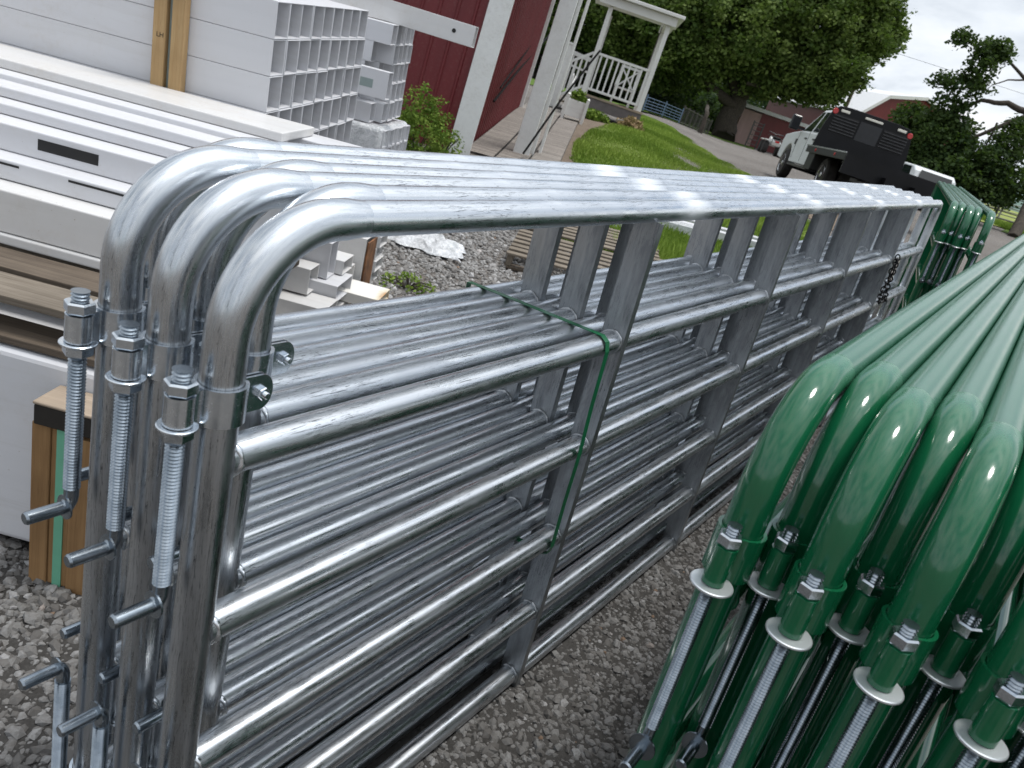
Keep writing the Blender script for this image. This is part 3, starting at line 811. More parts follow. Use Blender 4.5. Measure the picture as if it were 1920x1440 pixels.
# pine stakes strapped to the tall stack
for k, (du, nm) in enumerate(((-1.192, 'left pine stake standing against the tall white vinyl stack'), (-1.128, 'right knotty pine stake standing against the tall white vinyl stack'))):
    mm = MB(); mm.box((0, -.038, .6), (.045, 0, 1.75)); o = mm.build('pine_stake', PINE, None, .003); o.matrix_world = yard(du, V0 - .003, .05) @ tilt; tag(o, nm, 'timber')
    if k == 1:
        kn = MB()
        for (x, z, r_) in ((.012, .985, .006), (.028, .98, .004), (.030, .80, .004)): kn.lathe([(r_, 0), (r_ * .7, .0012)], 12, Matrix.Translation((x, -.038, z)) @ Matrix.Rotation(math.pi / 2, 4, 'X'))
        kn.build('knot', DARKEND, o)
    else:
        bpy_t = bpy.data.curves.new('stamp', 'FONT'); bpy_t.body = 'LH'; bpy_t.size = .022; bpy_t.extrude = .0002
        to = bpy.data.objects.new('stamp', bpy_t); COL.objects.link(to); to.parent = o; bpy_t.materials.append(DARKEND)
        dg = bpy.context.evaluated_depsgraph_get(); mesh_ = bpy.data.meshes.new_from_object(to.evaluated_get(dg)); bpy.data.objects.remove(to)
        to = bpy.data.objects.new('stamp', mesh_); COL.objects.link(to); to.parent = o
        to.matrix_local = Matrix.Translation((.014, -.0385, 1.155)) @ Matrix.Rotation(math.pi / 2, 4, 'X')
mm = MB(); mm.box((0, -.012, .6), (.018, 0, 1.72)); o = mm.build('banding_strap', STRAPGREY); o.matrix_world = yard(-1.1465, V0 - .004, .06) @ tilt; tag(o, 'grey green band between the two pine stakes on the tall stack', 'strap')

# ------------------------------------------------------------------ pile of long white rails on a pallet (left foreground)
def channel(name, label, u1, v, z, L, w, h, groove=0, mat=VINYL, slot=None, lip=0):
    """long rail ending at u1; local x along E1 (0 = right end), y depth, z up"""
    mb = MB()
    if groove:
        poly = [(0, 0), (w, 0), (w, h), (w - .012, h), (w - .012, h - groove), (.5 * w, h - groove), (.5 * w, h), (0, h)]
        poly = [(0, 0), (w, 0), (w, h), (.55 * w, h), (.55 * w, h - groove), (lip, h - groove), (lip, h - groove * 2), (0, h - groove * 2)]
    else:
        poly = [(0, 0), (w, 0), (w, h), (0, h)]
    Mx = Matrix(((0, 0, 1, 0), (1, 0, 0, 0), (0, 1, 0, 0), (0, 0, 0, 1)))
    mb.prism(poly, -L, 0, Mx)
    o = mb.build(name, mat, None, .005, 3)
    o.matrix_world = yard(u1, v, z)
    tag(o, label, 'vinyl rail', 'long white rails piled on the pallet')
    if slot:
        for (sx, ln, zz, hh) in slot:
            s_ = MB(); s_.box((sx, -.0012, zz), (sx + ln, .002, zz + hh)); s_.build('slot', BLACKR, o)
    return o
PZ = .655
rails = [
    ('thick white vinyl rail along the front bottom of the pile, dirt spots on its face', -.62, 1.205, PZ + .030, 2.6, .17, .115, .0, VINYLD, None),
    ('thin white ledge board beneath the dirt spotted front rail', -.60, 1.195, PZ, 2.6, .30, .028, .0, VINYLD, None),
    ('white rail with narrow dark slits just above the front rail', -.58, 1.29, PZ + .147, 2.6, .16, .055, 0, VINYL, [(-.42, .17, .040, .006), (-.86, .30, .040, .006)]),
    ('grooved white rail with the long dark rectangular hole', -.56, 1.375, PZ + .203, 2.6, .15, .075, 0, VINYL, [(-.585, .175, .026, .030)]),
    ('smooth white rail above the rail with the hole', -.55, 1.47, PZ + .2795, 2.6, .16, .03, 0, VINYL, None),
    ('stepped white rail in the middle of the pile', -.53, 1.55, PZ + .311, 2.6, .16, .030, .0, VINYL, None),
    ('upper stepped white rail under the top board', -.52, 1.66, PZ + .300, 2.6, .14, .058, .0, VINYL, None),
    ('wide white board lying on top of the pile with a chipped end', -.60, 1.74, PZ + .359, 2.6, .30, .030, .0, VINYLD, None),
    ('rear white rail reaching farthest right behind the top board', -.37, 1.93, PZ + .30, 2.8, .165, .058, .0, VINYL, None),
]
for nm in rails: channel('vinyl_rail', *nm)
# hidden lower rails that carry the rear of the pile
channel('vinyl_rail', 'plain white rail at the inner bottom of the pile, under the stepped rails', -.60, 1.51, PZ, 2.6, .58, .19, 0, VINYL)
channel('vinyl_rail', 'plain white rail at the inner middle of the pile, under the top board', -.58, 1.73, PZ + .191, 2.6, .36, .107, 0, VINYL)
pal = thing('wooden_pallet', 'weathered dark wooden pallet between the white rail pile and the white bundle', 'pallet', yard(-.60, .89, .54))
for k, (y, w) in enumerate(((0, .135), (.165, .13), (.33, .14), (.52, .13), (.71, .13), (.90, .14), (1.05, .12))):
    mm = MB(); mm.box((-1.25, y, .092), (0, y + w, .113)); mm.build('deck_board', PALLETD if k == 1 else PALLET, pal, .003)
for k, (y, w) in enumerate(((-.02, .11), (.5, .10), (1.05, .12))):
    mm = MB(); mm.box((-1.25, y, 0.002), (.01, y + w, .022)); mm.build('bottom_board', PALLETD, pal, .003)
for x in (-1.24, -.66, -.07):
    mm = MB(); mm.box((x, .012, .022), (x + .045, 1.16, .092)); mm.build('stringer', PALLETD, pal, .003)
# white bundle on the ground in front
bun = thing('white_bundle', 'big smooth white vinyl bundle standing on the gravel under the wooden pallet', 'bundle', yard(-.45, .86, -.02))
mm = MB(); mm.box((-2.3, 0, .02), (.14, .66, .555)); mm.build('vinyl_block', VINYL, bun, .018, 3)
mm = MB(); mm.box((-.055, -.105, 0), (-.020, -.002, 0.02)); 
stk = thing('timber_stake', 'pair of brown pine timbers with a black end on the end of the white bundle', 'timber', yard(-.735, .855, -.03))
mm = MB(); mm.box((.0, -.09, 0.0), (.045, -.004, .455)); mm.build('upright', PINED, stk, .003)
mm = MB(); mm.box((.095, -.09, -.0), (.150, -.004, .44)); mm.build('upright', PINED, stk, .003)
mm = MB(); mm.box((.045, -.085, .01), (.095, -.035, .45)); mm.build('inner_timber', PINED, stk, .003)
mm = MB(); mm.box((.01, -.10, .455), (.165, .02, .505)); mm.build('cross_block', DARKEND, stk, .003)
mm = MB(); mm.box((.008, -.102, .506), (.167, .0, .514)); mm.build('cross_board', DECKW, stk, .003)
mm = MB(); mm.box((.060, -.0885, -.002), (.082, -.0855, .45)); o = mm.build('mint_strap', STRAPM); o.matrix_world = yard(-.735, .855, -.02); tag(o, 'flat mint green strap hanging down between the brown timbers', 'strap')

# ------------------------------------------------------------------ short white offcuts on the gravel beyond the silver gates
def offcut(label, u, v, z, L, w, h, rot=0, mat=VINYLD, solid=False, endm=None):
    mb = hollow(L, w, h, .005, mat, 'post_offcut') if not solid else None
    if solid:
        m_ = MB(); m_.box((-L, 0, 0), (0, w, h)); mb = m_.build('post_offcut', mat, None, .004)
    mb.matrix_world = yard(u, v, z) @ Matrix.Rotation(math.radians(rot), 4, 'Z')
    return tag(mb, label, 'vinyl offcut', 'white vinyl offcuts heaped on the gravel')
G = -.02
OFF = [
 ('rust stained white box rail end pointing right onto the gravel', -.515, 3.20, .055, .9, .24, .055, 0, RUST, False),
 ('flat white offcut at the lower left of the heap', -.67, 2.79, .03, .8, .20, .10, 0, VINYLD, False),
 ('stubby hollow white post with a dark spot on its side, front of the heap', -.80, 2.90, .14, .55, .135, .13, 0, VINYLD, False),
 ('tall hollow white post standing highest in the middle of the heap', -.76, 3.05, .195, .6, .12, .185, 0, VINYL, False),
 ('white post offcut with a clean wide top in the middle of the heap', -.685, 3.00, .10, .7, .26, .09, 0, VINYL, False),
 ('yellowed white offcut tucked behind the tall hollow post', -.72, 3.18, .195, .5, .17, .075, 0, VINYLD, False),
 ('white offcut behind the clean topped one, nearly flush with it', -.735, 3.27, .10, .7, .20, .09, 0, VINYLD, False),
 ('thin white strip lying lowest beside the gravel edge', -.69, 3.02, G, .9, .24, .07, 0, VINYLD, True),
 ('white bottom board below the front of the heap', -.80, 2.52, G, 1.1, .48, .048, 0, VINYLD, True),
 ('tall white block with a rusty end face at the back of the heap', -.70, 3.50, G, .6, .20, .35, 0, VINYLD, False),
]
for a in OFF: offcut(*a)
rf = MB(); rf.box((.001, .01, .05), (.012, .19, .33)); ob_ = [o for o in bpy.data.objects if o.get('label', '').startswith('tall white block')][0]; rf.build('rusty_end', RUSTD, ob_, .003)
for k in range(4):
    o = offcut(['lowest of the four white boards stacked behind the heap', 'second lowest of the four white boards stacked behind the heap', 'third of the four white boards stacked behind the heap', 'topmost of the four white boards stacked behind the heap'][k], -.72 + .012 * (k % 2), 3.84 + .01 * k, G + .073 * k, .7, .17, .07, 0, VINYLD, False)
# crumpled plastic sheet
def cloth(name, label, corners, z, n, seed, mat, amp):
    rng = random.Random(seed); V = []; F = []
    A, B, C_, D = [Vector((*c, 0)) for c in corners]
    ph = [rng.uniform(0, 6.28) for _ in range(8)]
    for i in range(n + 1):
        for j in range(n + 1):
            s_, t_ = i / n, j / n
            p = A.lerp(B, s_).lerp(D.lerp(C_, s_), t_)
            h = abs(math.sin(9 * s_ + 4 * t_ + ph[0])) * .5 + abs(math.sin(5 * s_ - 13 * t_ + ph[1])) * .35 + abs(math.sin(23 * s_ + 9 * t_ + ph[2])) * .25 + rng.uniform(0, .12)
            ed = min(s_, t_, 1 - s_, 1 - t_)
            p.x += .03 * math.sin(17 * t_ + ph[3]); p.y += .03 * math.sin(14 * s_ + ph[4])
            V.append((p.x, p.y, H(p.x, p.y) + z + amp * h * min(1, .25 + ed * 5)))
    for i in range(n):
        for j in range(n): F.append((i * (n + 1) + j, (i + 1) * (n + 1) + j, (i + 1) * (n + 1) + j + 1, i * (n + 1) + j + 1))
    me = bpy.data.meshes.new(name); me.from_pydata(V, [], F); me.materials.append(mat); me.polygons.foreach_set('use_smooth', [True] * len(F)); me.update()
    o = bpy.data.objects.new(name, me); COL.objects.link(o)
    md = o.modifiers.new('thick', 'SOLIDIFY'); md.thickness = .002
    return tag(o, label, 'plastic sheet')
SHEETM = mk_film(); SHEETM.name = 'white_plastic_sheet'
cloth('plastic_sheet', 'crumpled white plastic sheet lying flat on the gravel behind the silver gates', ((3.85, 3.30), (4.55, 3.55), (4.40, 2.86), (4.08, 2.66)), .012, 42, 5, SHEETM, .05)
# grey pallets on the gravel
def pallet(label, M, n=7, L=1.2, W=1.0):
    p = thing('shipping_pallet', label, 'pallet', M)
    for k in range(n):
        y = k * (W - .1) / (n - 1)
        mm = MB(); mm.box((-L, y + random.uniform(-.012, .012), .10 + random.uniform(0, .006)), (random.uniform(-.02, .03), y + .085 + random.uniform(-.01, .01), .12)); mm.build('deck_board', PALLET, p, .003)
    for x in (-L + .01, -L / 2 - .02, -.06):
        mm = MB(); mm.box((x, 0.01, .022), (x + .04, W - .01, .10)); mm.build('stringer', PALLET, p, .003)
    for y in (0, W / 2 - .05, W - .1):
        mm = MB(); mm.box((-L, y, 0), (0, y + .1, .02)); mm.build('bottom_board', PALLETD, p, .003)
    return p
pallet('grey weathered pallet lying on the gravel next to the plastic sheet', frame((4.93, 1.60, -.02), E1) @ T(.15, 0) )
pallet('second grey pallet, farther back at the edge of the grass', frame((5.9, 2.12, -.02), E1) @ T(.2, .1) @ Matrix.Rotation(math.radians(4), 4, 'Z'))
# long white posts lying in the grass
for k, (u, v, L, lb, m_) in enumerate(((2.72, 9.35, 2.6, 'long clean white post lying in the grass, right one beyond the silver gates', VINYL), (2.55, 9.0, 2.4, 'second long white post lying in the grass beside the right one', VINYL), (1.75, 8.75, 2.2, 'film wrapped white posts half sunk in the grass beyond the pallets', FILM), (1.30, 7.9, 1.9, 'white wrapped rail nearest the pallets in the grass', FILM))):
    mm = MB(); mm.box((-L, 0, 0), (0, .13 + .12 * (k == 2), .11)); o = mm.build('lying_post', m_, None, .006); o.matrix_world = yard(u, v, -.02); tag(o, lb, 'vinyl post')

# ------------------------------------------------------------------ foliage
def leaves(centers, cr, per, size, mat, seed, name, parent=None, flat=0.0, tb=0.0):
    rng = np.random.default_rng(seed); n = len(centers)
    C_ = np.repeat(centers, per, 0); cr_ = np.repeat(cr, per) if hasattr(cr, '__len__') else cr
    d = rng.normal(0, 1, (n * per, 3)); d /= np.linalg.norm(d, axis=1)[:, None]
    d *= (rng.random(n * per) ** .5 * cr_)[:, None]; d[:, 2] *= .8
    P = C_ + d
    a = rng.normal(0, 1, P.shape); a[:, 2] *= .55; a /= np.linalg.norm(a, axis=1)[:, None]
    b = np.cross(a, rng.normal(0, 1, P.shape)); b /= np.linalg.norm(b, axis=1)[:, None]
    sz = size * rng.uniform(.6, 1.35, len(P))[:, None]
    a *= sz * .62; b *= sz * .42
    V = np.stack([P - a, P - a * .1 + b, P + a, P - a * .1 - b], 1).reshape(-1, 3)
    F = np.arange(len(V)).reshape(-1, 4)
    tone = np.clip(np.repeat(rng.uniform(0, .75, n), per) + rng.uniform(-.2, .3, len(P)) + tb, 0, 1)
    return npmesh(name, V, F, mat, tone, False, parent)
def lobe_points(lobes, seed):
    rng = np.random.default_rng(seed); out = []
    for (c, r, n) in lobes:
        d = rng.normal(0, 1, (n, 3)); d /= np.linalg.norm(d, axis=1)[:, None]
        rad = rng.uniform(.35, 1.0, n) ** .55
        p = np.array(c) + d * rad[:, None] * np.array(r) * (1 + .12 * np.sin(d[:, 0:1] * 9 + d[:, 1:2] * 7))
        out.append(p)
    return np.vstack(out)
def tree(name, label, group, base, lobes, limbs, size, per, cr, mat, seed, tb=0.0):
    base = Vector(base)
    t = thing(name, label, 'tree', Matrix.Translation(base), group)
    lob = [((c[0] - base.x, c[1] - base.y, c[2] - base.z), r, n) for c, r, n in lobes]
    leaves(lobe_points(lob, seed), cr, per, size, mat, seed + 1, 'crown', t, tb=tb)
    if limbs:
        mb = MB()
        for path, r0, r1 in limbs:
            P = [Vector(p) - base for p in path]; n = len(P)
            # smooth the limb with small wiggles
            Q = []; R_ = []
            for i in range(n - 1):
                for k in range(4):
                    s_ = (i + k / 4) / (n - 1)
                    q = P[i].lerp(P[i + 1], k / 4); q += Vector((random.uniform(-1, 1), random.uniform(-1, 1), random.uniform(-1, 1))) * r0 * .18
                    Q.append(q); R_.append(r0 + (r1 - r0) * s_)
            Q.append(P[-1]); R_.append(r1)
            mb.tube(Q, R_, 8)
        mb.build('trunk', BARK, t)
    return t
def rays(px, py, dep):
    """helper used only to write down world positions"""
    d = RX * ((px - 960) / 1536.19) + RY * ((py - 720) / 1536.19) + RZ
    return CAM + d * dep
def lobe(px, py, dep, r, n): 
    p = rays(px, py, dep); return ((p.x, p.y, p.z), r, n)
# big maple beyond the lawn
tb_ = Vector((59.2, 21.9, H(59.2, 21.9)))
K = 1.5
def ml(px, py, dep, r, n): return lobe(px, py, dep * K, tuple(a * K for a in r), n)
ML = [ml(1130, 10, 40, (3.4, 3.4, 3.0), 420), ml(1250, 50, 39, (3.4, 3.4, 2.8), 520), ml(1380, 40, 38, (3.8, 3.8, 3.0), 640), ml(1500, 30, 38, (3.2, 3.2, 2.4), 520),
      ml(1610, 70, 38, (1.7, 1.7, .95), 170), ml(1665, 62, 38, (.75, .75, .35), 40), ml(1560, 120, 37.5, (1.7, 1.7, 1.2), 200), ml(1480, 140, 38, (1.7, 1.7, 1.1), 200), ml(1400, 100, 38, (1.9, 1.9, 1.0), 210), ml(1300, 100, 38, (1.9, 1.9, 1.1), 220),
      ml(1190, 100, 40, (2.2, 2.2, 1.5), 240), ml(1330, -90, 39, (5, 5, 3.0), 420), ml(1500, -80, 38, (4.5, 4.5, 2.9), 380), ml(1600, 0, 38, (2.2, 2.2, 1.4), 240), ml(1545, 175, 37.5, (.8, .8, .45), 45), ml(1440, 160, 38, (.9, .9, .5), 50), ml(1505, 170, 38, (.8, .8, .4), 45), ml(1630, 25, 38, (1.4, 1.4, .9), 110), ml(1590, 150, 38, (.6, .6, .4), 30)]
def rp(px, py, d): return rays(px, py, d)
def rk(px, py, d): return rays(px, py, d * K)
ML_limbs = [([tb_, rk(1364, 225, 39.3), rk(1384, 180, 39)], .62 * K, .42 * K), ([rk(1384, 182, 39), rk(1420, 150, 38), rk(1460, 110, 37.4), rk(1510, 50, 37.4)], .36 * K, .10 * K), ([rk(1382, 182, 39), rk(1372, 120, 38.5), rk(1390, 40, 38)], .34 * K, .12 * K),
            ([rk(1376, 200, 39), rk(1330, 160, 38.5), rk(1280, 110, 38.6), rk(1210, 60, 39)], .28 * K, .08 * K), ([rk(1440, 130, 37.5), rk(1520, 120, 37.4), rk(1580, 100, 37.4)], .16 * K, .04 * K), ([rk(1420, 150, 37.6), rk(1500, 165, 37.4), rk(1550, 172, 37.4)], .13 * K, .03 * K), ([rk(1400, 155, 37.6), rk(1450, 172, 37.5)], .1 * K, .03 * K)]
tree('maple_tree', 'big broad maple with a thick forked trunk at the edge of the lawn', None, tb_, ML, ML_limbs, .235, 44, .80, LEAF, 11, tb=-.02)
# tree at the right edge
rt_b = Vector((27.5, .6, H(27.5, .6)))
RL = [lobe(1715, 235, 27, (.8, .8, .65), 130), lobe(1765, 265, 26, (1.0, 1.0, .8), 220), lobe(1700, 300, 27, (.8, .8, .9), 180), lobe(1800, 330, 25.5, (.9, .9, .7), 170), lobe(1745, 335, 26, (.8, .8, .7), 160), lobe(1780, 205, 25.5, (.55, .55, .45), 34),
      lobe(1835, 125, 25, (.42, .42, .55), 34), lobe(1868, 95, 25, (.5, .5, .30), 34), lobe(1808, 72, 25, (.26, .26, .16), 14), lobe(1895, 270, 25, (.55, .55, .5), 40), lobe(1900, 340, 25, (.7, .7, .45), 55), lobe(1775, 152, 25.3, (.42, .42, .18), 16), lobe(1860, 300, 25, (.6, .6, .5), 45), lobe(1830, 165, 25, (.3, .3, .3), 14), lobe(1780, 372, 25.5, (.6, .6, .25), 36), lobe(1860, 365, 25.2, (.7, .7, .22), 38), lobe(1910, 240, 25, (.3, .3, .4), 16), lobe(1690, 262, 27, (.5, .5, .5), 40)]
RLl = [([rt_b, rp(1960, 330, 25), rp(1935, 215, 25), rp(1890, 195, 25), rp(1840, 190, 25.2), rp(1780, 215, 25.6)], .17, .03), ([rp(1940, 170, 25), rp(1905, 130, 25), rp(1880, 100, 25), rp(1850, 90, 25)], .06, .015), ([rp(1935, 215, 25), rp(1880, 235, 25), rp(1820, 260, 25.3), rp(1740, 300, 26)], .10, .02),
        ([rp(1920, 150, 25), rp(1890, 150, 25), rp(1860, 160, 25), rp(1840, 175, 25)], .03, .008), ([rp(1945, 250, 25), rp(1900, 290, 25), rp(1850, 330, 25.3)], .06, .015), ([rp(1870, 230, 25), rp(1840, 290, 25.2), rp(1800, 340, 25.5)], .035, .01)]
tree('broadleaf_tree', 'dark spreading tree with bare forked branches at the right edge above the far green gates', None, rt_b, RL, RLl, .105, 30, .33, LEAFD, 21)
# trees behind
def simple_tree(label, px, py, dep, r, n, mat, seed, size=.32, trunk=.25, name='background_tree', tb=0.0):
    if dep > 40: dep *= 1.3; r = tuple(a * 1.3 for a in r); n = int(n * 1.5)
    c = rays(px, py, dep); gz = H(c.x, c.y); b = Vector((c.x, c.y, gz))
    lobes = [((c.x, c.y, c.z), r, n), ((c.x + r[0] * .4, c.y - r[1] * .5, c.z - r[2] * .35), (r[0] * .7, r[1] * .7, r[2] * .7), n // 2), ((c.x - r[0] * .3, c.y + r[1] * .55, c.z - r[2] * .25), (r[0] * .7, r[1] * .7, r[2] * .8), n // 2)]
    return tree(name, label, 'background trees beyond the road', b, lobes, [([b, Vector((c.x, c.y, (gz + c.z) / 2)), c], trunk, trunk * .4)], size * .8, 24, .85, mat, seed, tb)
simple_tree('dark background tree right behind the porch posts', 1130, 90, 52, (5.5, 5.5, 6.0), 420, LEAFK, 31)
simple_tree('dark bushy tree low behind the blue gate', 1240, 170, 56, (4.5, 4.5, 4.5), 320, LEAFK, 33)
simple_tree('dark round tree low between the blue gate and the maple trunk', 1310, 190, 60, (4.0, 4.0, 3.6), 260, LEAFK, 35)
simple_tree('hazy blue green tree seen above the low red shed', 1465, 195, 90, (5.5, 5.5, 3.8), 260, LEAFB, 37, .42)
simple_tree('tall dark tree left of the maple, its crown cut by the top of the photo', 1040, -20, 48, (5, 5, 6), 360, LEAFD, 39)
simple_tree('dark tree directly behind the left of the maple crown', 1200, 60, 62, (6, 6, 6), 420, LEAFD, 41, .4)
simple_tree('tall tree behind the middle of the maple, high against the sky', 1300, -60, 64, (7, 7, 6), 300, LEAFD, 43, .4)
b_ = Vector((36.4, 14.5, H(36.4, 14.5)))
tree('roadside_tree', 'thin trunked little roadside tree in front of the dark bar fence', 'background trees beyond the road', b_, [lobe(1326, 188, 38.5, (.55, .55, .35), 22)], [([b_, b_ + UP * .9, rays(1326, 190, 38.5)], .13, .07)], .16, 20, .28, LEAFK, 45)
# shrub against the barn
def shrub(label, base, r, n, seed, mat=LEAFY, size=.045, cr=.09, per=16):
    t = thing('shrub', label, 'shrub', Matrix.Translation(Vector(base)))
    rng = np.random.default_rng(seed); d = rng.normal(0, 1, (n, 3)); d /= np.linalg.norm(d, axis=1)[:, None]; d[:, 2] = abs(d[:, 2]) * 1.1
    p = d * (rng.uniform(.4, 1, n) ** .6)[:, None] * np.array(r)
    leaves(p, cr, per, size, mat, seed + 1, 'foliage', t)
    mb = MB()
    for k in range(14):
        q = Vector(p[k]); mb.tube([(0, 0, 0), q * .5 + Vector((0, 0, .03)), q], [.008, .006, .003], 5)
    mb.build('stems', BARK, t); return t
shrub('leafy yellow green shrub growing against the red barn wall', (7.2, 5.92, -.03), (.40, .40, .80), 230, 51, LEAFY, .032, .09, 20)
shrub('low green weeds at the foot of the barn wall right of the shrub', (8.0, 6.12, -.03), (.26, .26, .36), 40, 53, LEAFY, .03, .08, 16)
shrub('tuft of green weeds beside the rust stained offcut', (3.22, 2.38, -.03), (.15, .20, .09), 26, 55, GRASS, .018, .04, 14)
shrub('small green weed by the four stacked white boards', (3.45, 3.15, -.03), (.10, .10, .12), 22, 57, GRASS, .03, .04, 10)
# grass blades
def blades(name, poly, n, h, seed, wd=.006):
    P = scatter(n, poly, seed); rng = np.random.default_rng(seed + 9)
    z = np.array([H(*p) for p in P]); n = len(P)
    a = rng.uniform(0, 6.28, n); hh = h * rng.uniform(.45, 1.3, n) * (.75 + .5 * np.sin(P[:, 0] * 1.7) * np.sin(P[:, 1] * 2.1))
    w = wd * rng.uniform(.7, 1.6, n); le = rng.normal(0, .35, (n, 2)) * hh[:, None]
    B = np.column_stack([P, z]); ox = np.column_stack([np.cos(a) * w, np.sin(a) * w, np.zeros(n)])
    T_ = B + np.column_stack([le, hh])
    V = np.stack([B - ox, B + ox, T_], 1).reshape(-1, 3); F = np.arange(len(V)).reshape(-1, 3)
    t = np.clip(rng.beta(2, 2, n) + .25 * np.sin(P[:, 0] * .9 + P[:, 1] * 1.3), 0, 1)
    o = npmesh(name, V, F, GRASS, t); o['kind'] = 'stuff'; return o
blades('lawn_grass', LAWNP, 95000, .085, 61, .010)
blades('tall_grass', [(6.2, 2.3), (8.2, 1.6), (11, 1.9), (12.5, 3.2), (10.5, 4.7), (8.5, 4.3), (6.4, 3.2)], 26000, .13, 63, .009)
blades('verge_grass_tufts', [(26.8, -.8), (31, 1.2), (38, 4.5), (36, 1.5), (30, -1.2)], 14000, .16, 65, .02)

# ------------------------------------------------------------------ the red barn by the walk
def siding(mb, A, d, L, z0, z1, up, rib=.2286, h=.018, n=None):
    """vertical ribbed sheet starting at A, running along d"""
    n = d.cross(up).normalized() if n is None else n
    prof = []
    k = 0; x = 0
    while x < L:
        for (dx, hh) in ((0, 0), (.075, 0), (.090, h), (.112, h), (.127, 0), (.2286 * .75, 0)):
            if x + dx < L: prof.append((x + dx, hh))
        x += rib
    prof.append((L, 0))
    b = len(mb.v)
    for (x, hh) in prof:
        for z in (z0, z1): mb.v.append(A + d * x + n * hh + up * z)
    for i in range(len(prof) - 1): mb._f((b + i * 2, b + i * 2 + 2, b + i * 2 + 3, b + i * 2 + 1))
BC = Vector((8.50, 6.30, -.03))
bdir = E2.normalized(); fdir = E1.normalized()
barn = thing('red_barn', 'dark red steel sided barn with a white corner board behind the vinyl stacks', 'barn', Matrix.Translation(BC))
upb = UP
w = MB(); siding(w, Vector((0, 0, 0)) - fdir * 7, fdir, 7, -.2, 4.6, upb, n=-bdir)
w.build('front_wall', SIDING, barn)
w = MB(); siding(w, Vector((0, 0, 0)), bdir, 7.0, -.2, 4.6, upb, n=fdir)
w.build('side_wall', SIDING, barn)
fr = frame((0, 0, 0), bdir, UP)
w = MB(); w.box((-.065, -.17, -.05), (-.018, .13, 4.6), fr); w.build('corner_board', WPAINT, barn, .006)
w = MB(); w.box((7.0, -.08, -.05), (7.08, .03, 4.6), fr); w.build('end_trim', WPAINT2, barn, .004)
w = MB()
for k in range(6): w.lathe([(.022, 0), (.016, .006)], 10, fr @ Matrix.Translation((-.066, .03 * (-1) ** k - .02, .5 + .55 * k)) @ Matrix.Rotation(-math.pi / 2, 4, 'Y'))
w = MB(); w.box((-.3, -.4, 4.6), (7.3, 7, 4.75), fr); w.box((-.3, 7, 4.6), (7.3, 7.1, 4.7), fr); w.build('eave', WPAINT2, barn)
# big white canopy post
cp_ = thing('canopy_post', 'tall white post with layered trim standing at the start of the brick walk', 'post', frame((9.98, 6.27, H(9.98, 6.27) - .02), bdir, UP))
w = MB(); w.box((-.08, -.12, 0), (.08, .12, 4.4)); w.build('shaft', WPAINT, cp_, .006)
w = MB(); w.box((.16, -.17, 0), (.26, -.12, 4.4)); w.build('trim_board', WPAINT2, cp_, .004)
w = MB(); w.box((.40, -.26, 0), (.62, -.22, 4.4)); w.build('back_board', WPAINT2, cp_, .004)
# brick walk
wk = MB(); A = Vector((8.9, 6.15, 0)); L_ = 9.0; nseg = 30
pd = Vector((-bdir.y, bdir.x, 0))
for rowi, (y0, y1) in enumerate(((-1.02, -.60), (-.58, -.16), (-.14, .28))):
    for k in range(nseg):
        b = len(wk.v)
        for (s_, yy) in ((k, y0), (k + 1, y0), (k + 1, y1), (k, y1)):
            p = A + bdir * (L_ * s_ / nseg) + pd * yy; wk.v.append(Vector((p.x, p.y, H(p.x, p.y) + .035)))
        for (s_, yy) in ((k, y0), (k + 1, y0), (k + 1, y1), (k, y1)):
            p = A + bdir * (L_ * s_ / nseg) + pd * yy; wk.v.append(Vector((p.x, p.y, H(p.x, p.y) - .05)))
        u0_, u1_ = L_ * k / nseg, L_ * (k + 1) / nseg
        wk._f((b, b + 1, b + 2, b + 3), [(0.01, u0_), (0.01, u1_), (.41, u1_), (.41, u0_)])
        wk._f((b, b + 4, b + 5, b + 1)); wk._f((b + 3, b + 2, b + 6, b + 7)); wk._f((b, b + 3, b + 7, b + 4)); wk._f((b + 1, b + 5, b + 6, b + 2))
o = wk.build('brick_walk', PAVER); o['kind'] = 'structure'
# black rods leaning against the barn
def rod(label, path, r):
    mb = MB(); mb.tube(path, r, 8); return tag(mb.build('metal_rod', BLACKM), label, 'rod', 'dark rods leaning by the barn')
def onb(px, py, off):
    """point on the plane just in front of the barn side wall"""
    n = fdir; d = RX * ((px - 960) / 1536.19) + RY * ((py - 720) / 1536.19) + RZ
    t = ((BC + n * off) - CAM).dot(n) / d.dot(n); return CAM + d * t
BLACKM = mk_simple('matte_black_rod', (.010, .010, .010), .8, spec=.1)
rod('dark rod leaning on the red barn wall, longer one ending at the white trim', [onb(926, 190, .12), onb(975, 128, .10), onb(1030, 66, .08)], .018)
rod('bent dark rod leaning on the red barn wall', [onb(938, 165, .14), onb(1013, 60, .09), onb(1016, 47, .08)], .014)
rod('long thin dark rod leaning past the white canopy post toward the porch', [rays(981, 288, 11.7), rays(1050, 190, 12.0), rays(1125, 95, 12.4)], .016)

